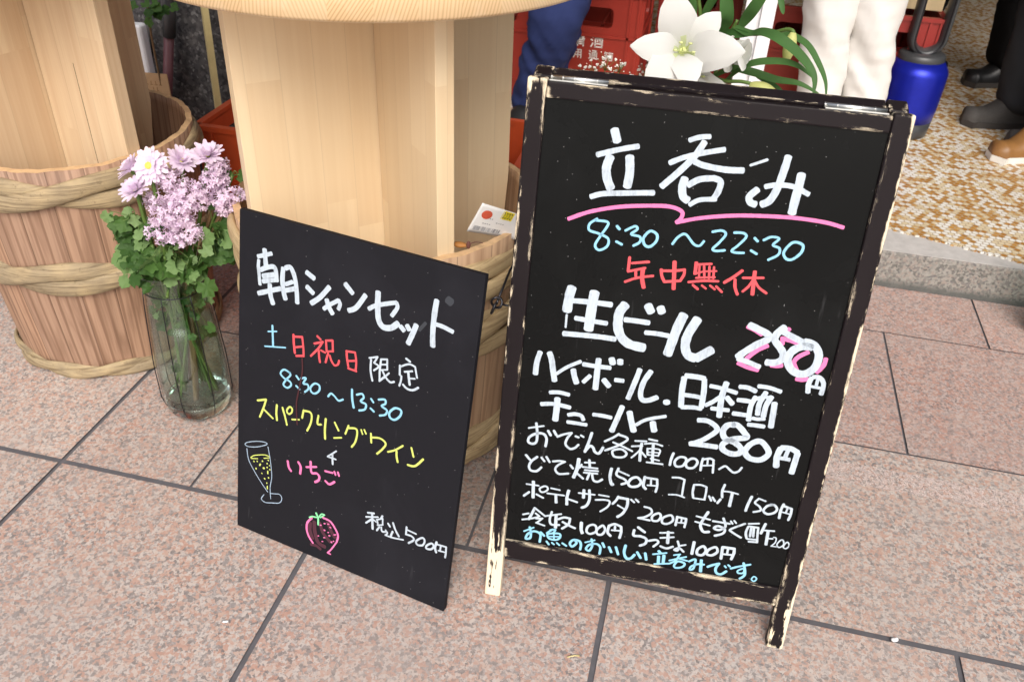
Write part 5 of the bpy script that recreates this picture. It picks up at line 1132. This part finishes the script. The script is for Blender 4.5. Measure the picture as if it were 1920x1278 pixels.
def shoe(parent, loc, yaw, upper, sole, L=.285, hi=.0, lift=0):
    M4 = Matrix.Translation(loc) @ Matrix.Rotation(yaw, 4, 'Z'); m = MB(); N = 14; K = 14   # toe points to -Y
    def half(f): return .038+.014*math.sin(PI*min(1, f*1.1)**.8) if f < .9 else .05*math.sqrt(max(0, 1-((f-.9)/.1)**2))*.95+.002
    def ring(f, z, s=1): 
        y = L*.28-L*f; w = half(f)*s*(1 if f > .06 else .75+.25*f/.06); return y, w
    vs = []; prof = [(0, .97), (.012, 1.03), (.026, 1.02), (.027, .0)]
    for i in range(N+1):
        f = i/N; y, w = ring(f, 0)
        vs += [(-w, y, 0), (-w*1.03, y, .022), (w*1.03, y, .022), (w, y, 0)]
    fs = [(4*i+j, 4*i+4+j, 4*i+4+(j+1) % 4, 4*i+(j+1) % 4) for i in range(N) for j in range(4)]+[(0, 1, 2, 3), (4*N+3, 4*N+2, 4*N+1, 4*N)]
    m.add(vs, fs, 0, False, M4); s1 = m.build('shoe_sole', sole, parent)
    m = MB(); vs = []
    for i in range(N+1):
        f = i/N; y, w = ring(f, 0, .97)
        hgt = (.085+hi) if f < .38 else (.085+hi)*(1-min(1, (f-.38)/.34))**1.3+.044*(1 if f < .93 else max(.25, 1-(f-.93)*11))
        hgt = min(hgt, .085+hi)
        for j in range(K+1):
            a = PI*j/K; x = w*math.cos(a)*(1-.28*(math.sin(a) if f < .4 else 0)*1); z = .0225+hgt*math.sin(a)**.62
            vs.append((x, y, z))
    fs = [(i*(K+1)+j, (i+1)*(K+1)+j, (i+1)*(K+1)+j+1, i*(K+1)+j+1) for i in range(N) for j in range(K)]+[tuple(range(K+1)), tuple((N*(K+1)+j for j in range(K, -1, -1)))]
    m.add(vs, fs, 0, True, M4); s2 = m.build('shoe', upper, parent)
    s1.parent = s2
    return s2
def person(label, loc, yaw, feet, trousers, shoes, shirt='shirt', knees=None, hem=.075, knee_r=.083, hip_z=.90, hip=(0, 0), hi=.0, hem_z=.055, toe=None, fold=.0085):
    """feet: two (x, y) ankle places; everything in the person's own frame, facing -Y"""
    hx, hy = hip; hw = .092
    K = knees or [((f[0]*.6+(hx+s*hw)*.4), f[1]*.55+hy*.45-.02, .48) for f, s in zip(feet, (-1, 1))]
    V = [(hx, hy, hip_z+.04)]; E = []; R = [(.13, .10)]
    def add(p, v, r): V.append(v); R.append(r); E.append((p, len(V)-1)); return len(V)-1
    sp = add(0, (hx, hy, 1.12), (.12, .085)); ch = add(sp, (hx, hy+.005, 1.33), (.15, .10)); nb = add(ch, (hx, hy, 1.46), (.06, .06)); nk = add(nb, (hx, hy-.01, 1.53), .052)
    hd = add(nk, (hx, hy-.015, 1.60), (.068, .078)); ht = add(hd, (hx, hy-.012, 1.68), (.074, .09)); add(ht, (hx, hy, 1.74), (.045, .055))
    add(hd, (hx, hy-.105, 1.605), .010)
    for f, s, k in zip(feet, (-1, 1), K):
        a = add(0, (hx+s*hw, hy, hip_z-.03), .088); b = add(a, k, .058); c2 = add(b, (k[0]*.4+f[0]*.6, k[1]*.4+f[1]*.6+.01, .26), .05); d2 = add(c2, (f[0], f[1], .085), .036); add(d2, (f[0], f[1]-.11, .05), .028)
        sh = add(ch, (hx+s*.175, hy, 1.40), .058); el = add(sh, (hx+s*.235, hy+.03, 1.13), .042); wr = add(el, (hx+s*.235, hy-.07, .91), .028); pm = add(wr, (hx+s*.232, hy-.10, .855), (.034, .018))
        for q, (dx, ln) in enumerate(((-.030, .070), (-.010, .080), (.010, .076), (.030, .060))):
            kn = add(pm, (hx+s*.232+s*.2*dx, hy-.125+dx*.9, .815), .0095); e = add(kn, (hx+s*.228, hy-.135+dx*.9, .815-ln*.5), .0088); add(e, (hx+s*.220, hy-.130+dx*.9, .815-ln), .0078)
        th = add(pm, (hx+s*.215, hy-.135, .850), .011); add(th, (hx+s*.205, hy-.155, .822), .0095)
    t = skin('person', V, E, R, M['skin'], None, 0, 2)
    t.location = loc; t.rotation_euler = (0, 0, yaw); tag(t, label, 'person', 'people standing in the shop')
    # trousers
    V = [(hx, hy, hip_z+.10), (hx, hy, hip_z+.02)]; E = [(0, 1)]; R = [(.145, .118), (.155, .125)]
    for f, s, k in zip(feet, (-1, 1), K):
        a = add(1, (hx+s*hw, hy, hip_z-.08), .105); m1 = add(a, ((hx+s*hw+k[0])/2, (hy+k[1])/2, (hip_z-.08+k[2])/2), .098); b = add(m1, k, knee_r); c2 = add(b, ((k[0]+f[0])/2, (k[1]+f[1])/2+.008, (k[2]+.1)/2), (knee_r+hem)/2); d2 = add(c2, (f[0], f[1]+.004, hem_z+.07), hem); add(d2, (f[0], f[1]+.004, hem_z), hem*1.02)
    skin('trousers', V, E, R, M[trousers], t, 0, 3, None, fold, .75)
    V = [(hx, hy, hip_z+.06), (hx, hy, 1.14)]; E = [(0, 1)]; R = [(.16, .125), (.15, .115)]
    ch = add(1, (hx, hy, 1.33), (.175, .125)); add(ch, (hx, hy, 1.46), .075)
    for s in (-1, 1): sh = add(ch, (hx+s*.18, hy, 1.395), .075); el = add(sh, (hx+s*.235, hy+.03, 1.13), .06); add(el, (hx+s*.235, hy-.066, .93), .043)
    skin('shirt', V, E, R, M[shirt], t, 0, 2, None, .006)
    m = MB(); m.ball((hx, hy+.012, 1.695), .108, 18, 0, (.86, 1.02, .88)); o = m.build('hair', M['hair'], t)
    for v in o.data.vertices:
        if v.co.y < hy-.055: v.co.z = max(v.co.z, 1.70); v.co.y = max(v.co.y, hy-.098)
    for s in (-1, 1):
        m = MB(); m.ball((hx+s*.033, hy-.088, 1.655), .011, 8, 0, (1.2, .5, .7)); m.build('eye', M['black_ink'], t)
    for i, f in enumerate(feet): shoe(t, (f[0], f[1], 0), (toe[i] if toe else (-.12, .12)[i]), M[shoes[0]], M[shoes[1]], .285, hi)
    return t
Fz = FZ+.0005
person('person in white trousers standing in front of the red crates', (.46, 3.03, Fz), .05, [(-.085, .0), (.062, .02)], 'white_cloth', ('black_leather', 'rubber_dark'), knees=[(-.128, -.015, .50), (.012, .0, .50)], hem=.070, knee_r=.088, hip=(-.07, .02))
person('person in blue denim jeans stepping past the lettered crate', (-.585, 2.86, Fz), -.05, [(-.01, .0), (-.02, .40)], 'jeans', ('black_leather', 'rubber_dark'), knees=[(.105, -.09, .47), (.065, .16, .49)], hem=.060, knee_r=.098, hip=(.13, .07))
person('person in slim black trousers behind the blue fan', (.83, 4.22, Fz), .3, [(-.07, .06), (.045, .0)], 'black_cloth', ('black_leather', 'rubber_dark'), hem=.052, knee_r=.08)
person('person in wide black trousers and black shoes at the back right', (1.24, 3.98, Fz), -1.0, [(-.06, .02), (.10, .06)], 'black_cloth', ('black_leather', 'rubber_dark'), 'black_cloth', hem=.115, knee_r=.13)
person('person in dark grey trousers and grey suede shoes at the right', (1.165, 3.46, Fz), -1.15, [(-.06, -.0), (.13, .03)], 'grey_cloth', ('grey_suede', 'rubber_dark'), 'grey_cloth', hem=.100, knee_r=.105)
person('person in navy trousers and tan ankle shoes with white soles', (1.19, 3.205, Fz), -.95, [(-.02, -.02), (.19, .05)], 'navy_cloth', ('tan_leather', 'rubber_white'), 'navy_cloth', hem=.078, knee_r=.09, hi=.03)
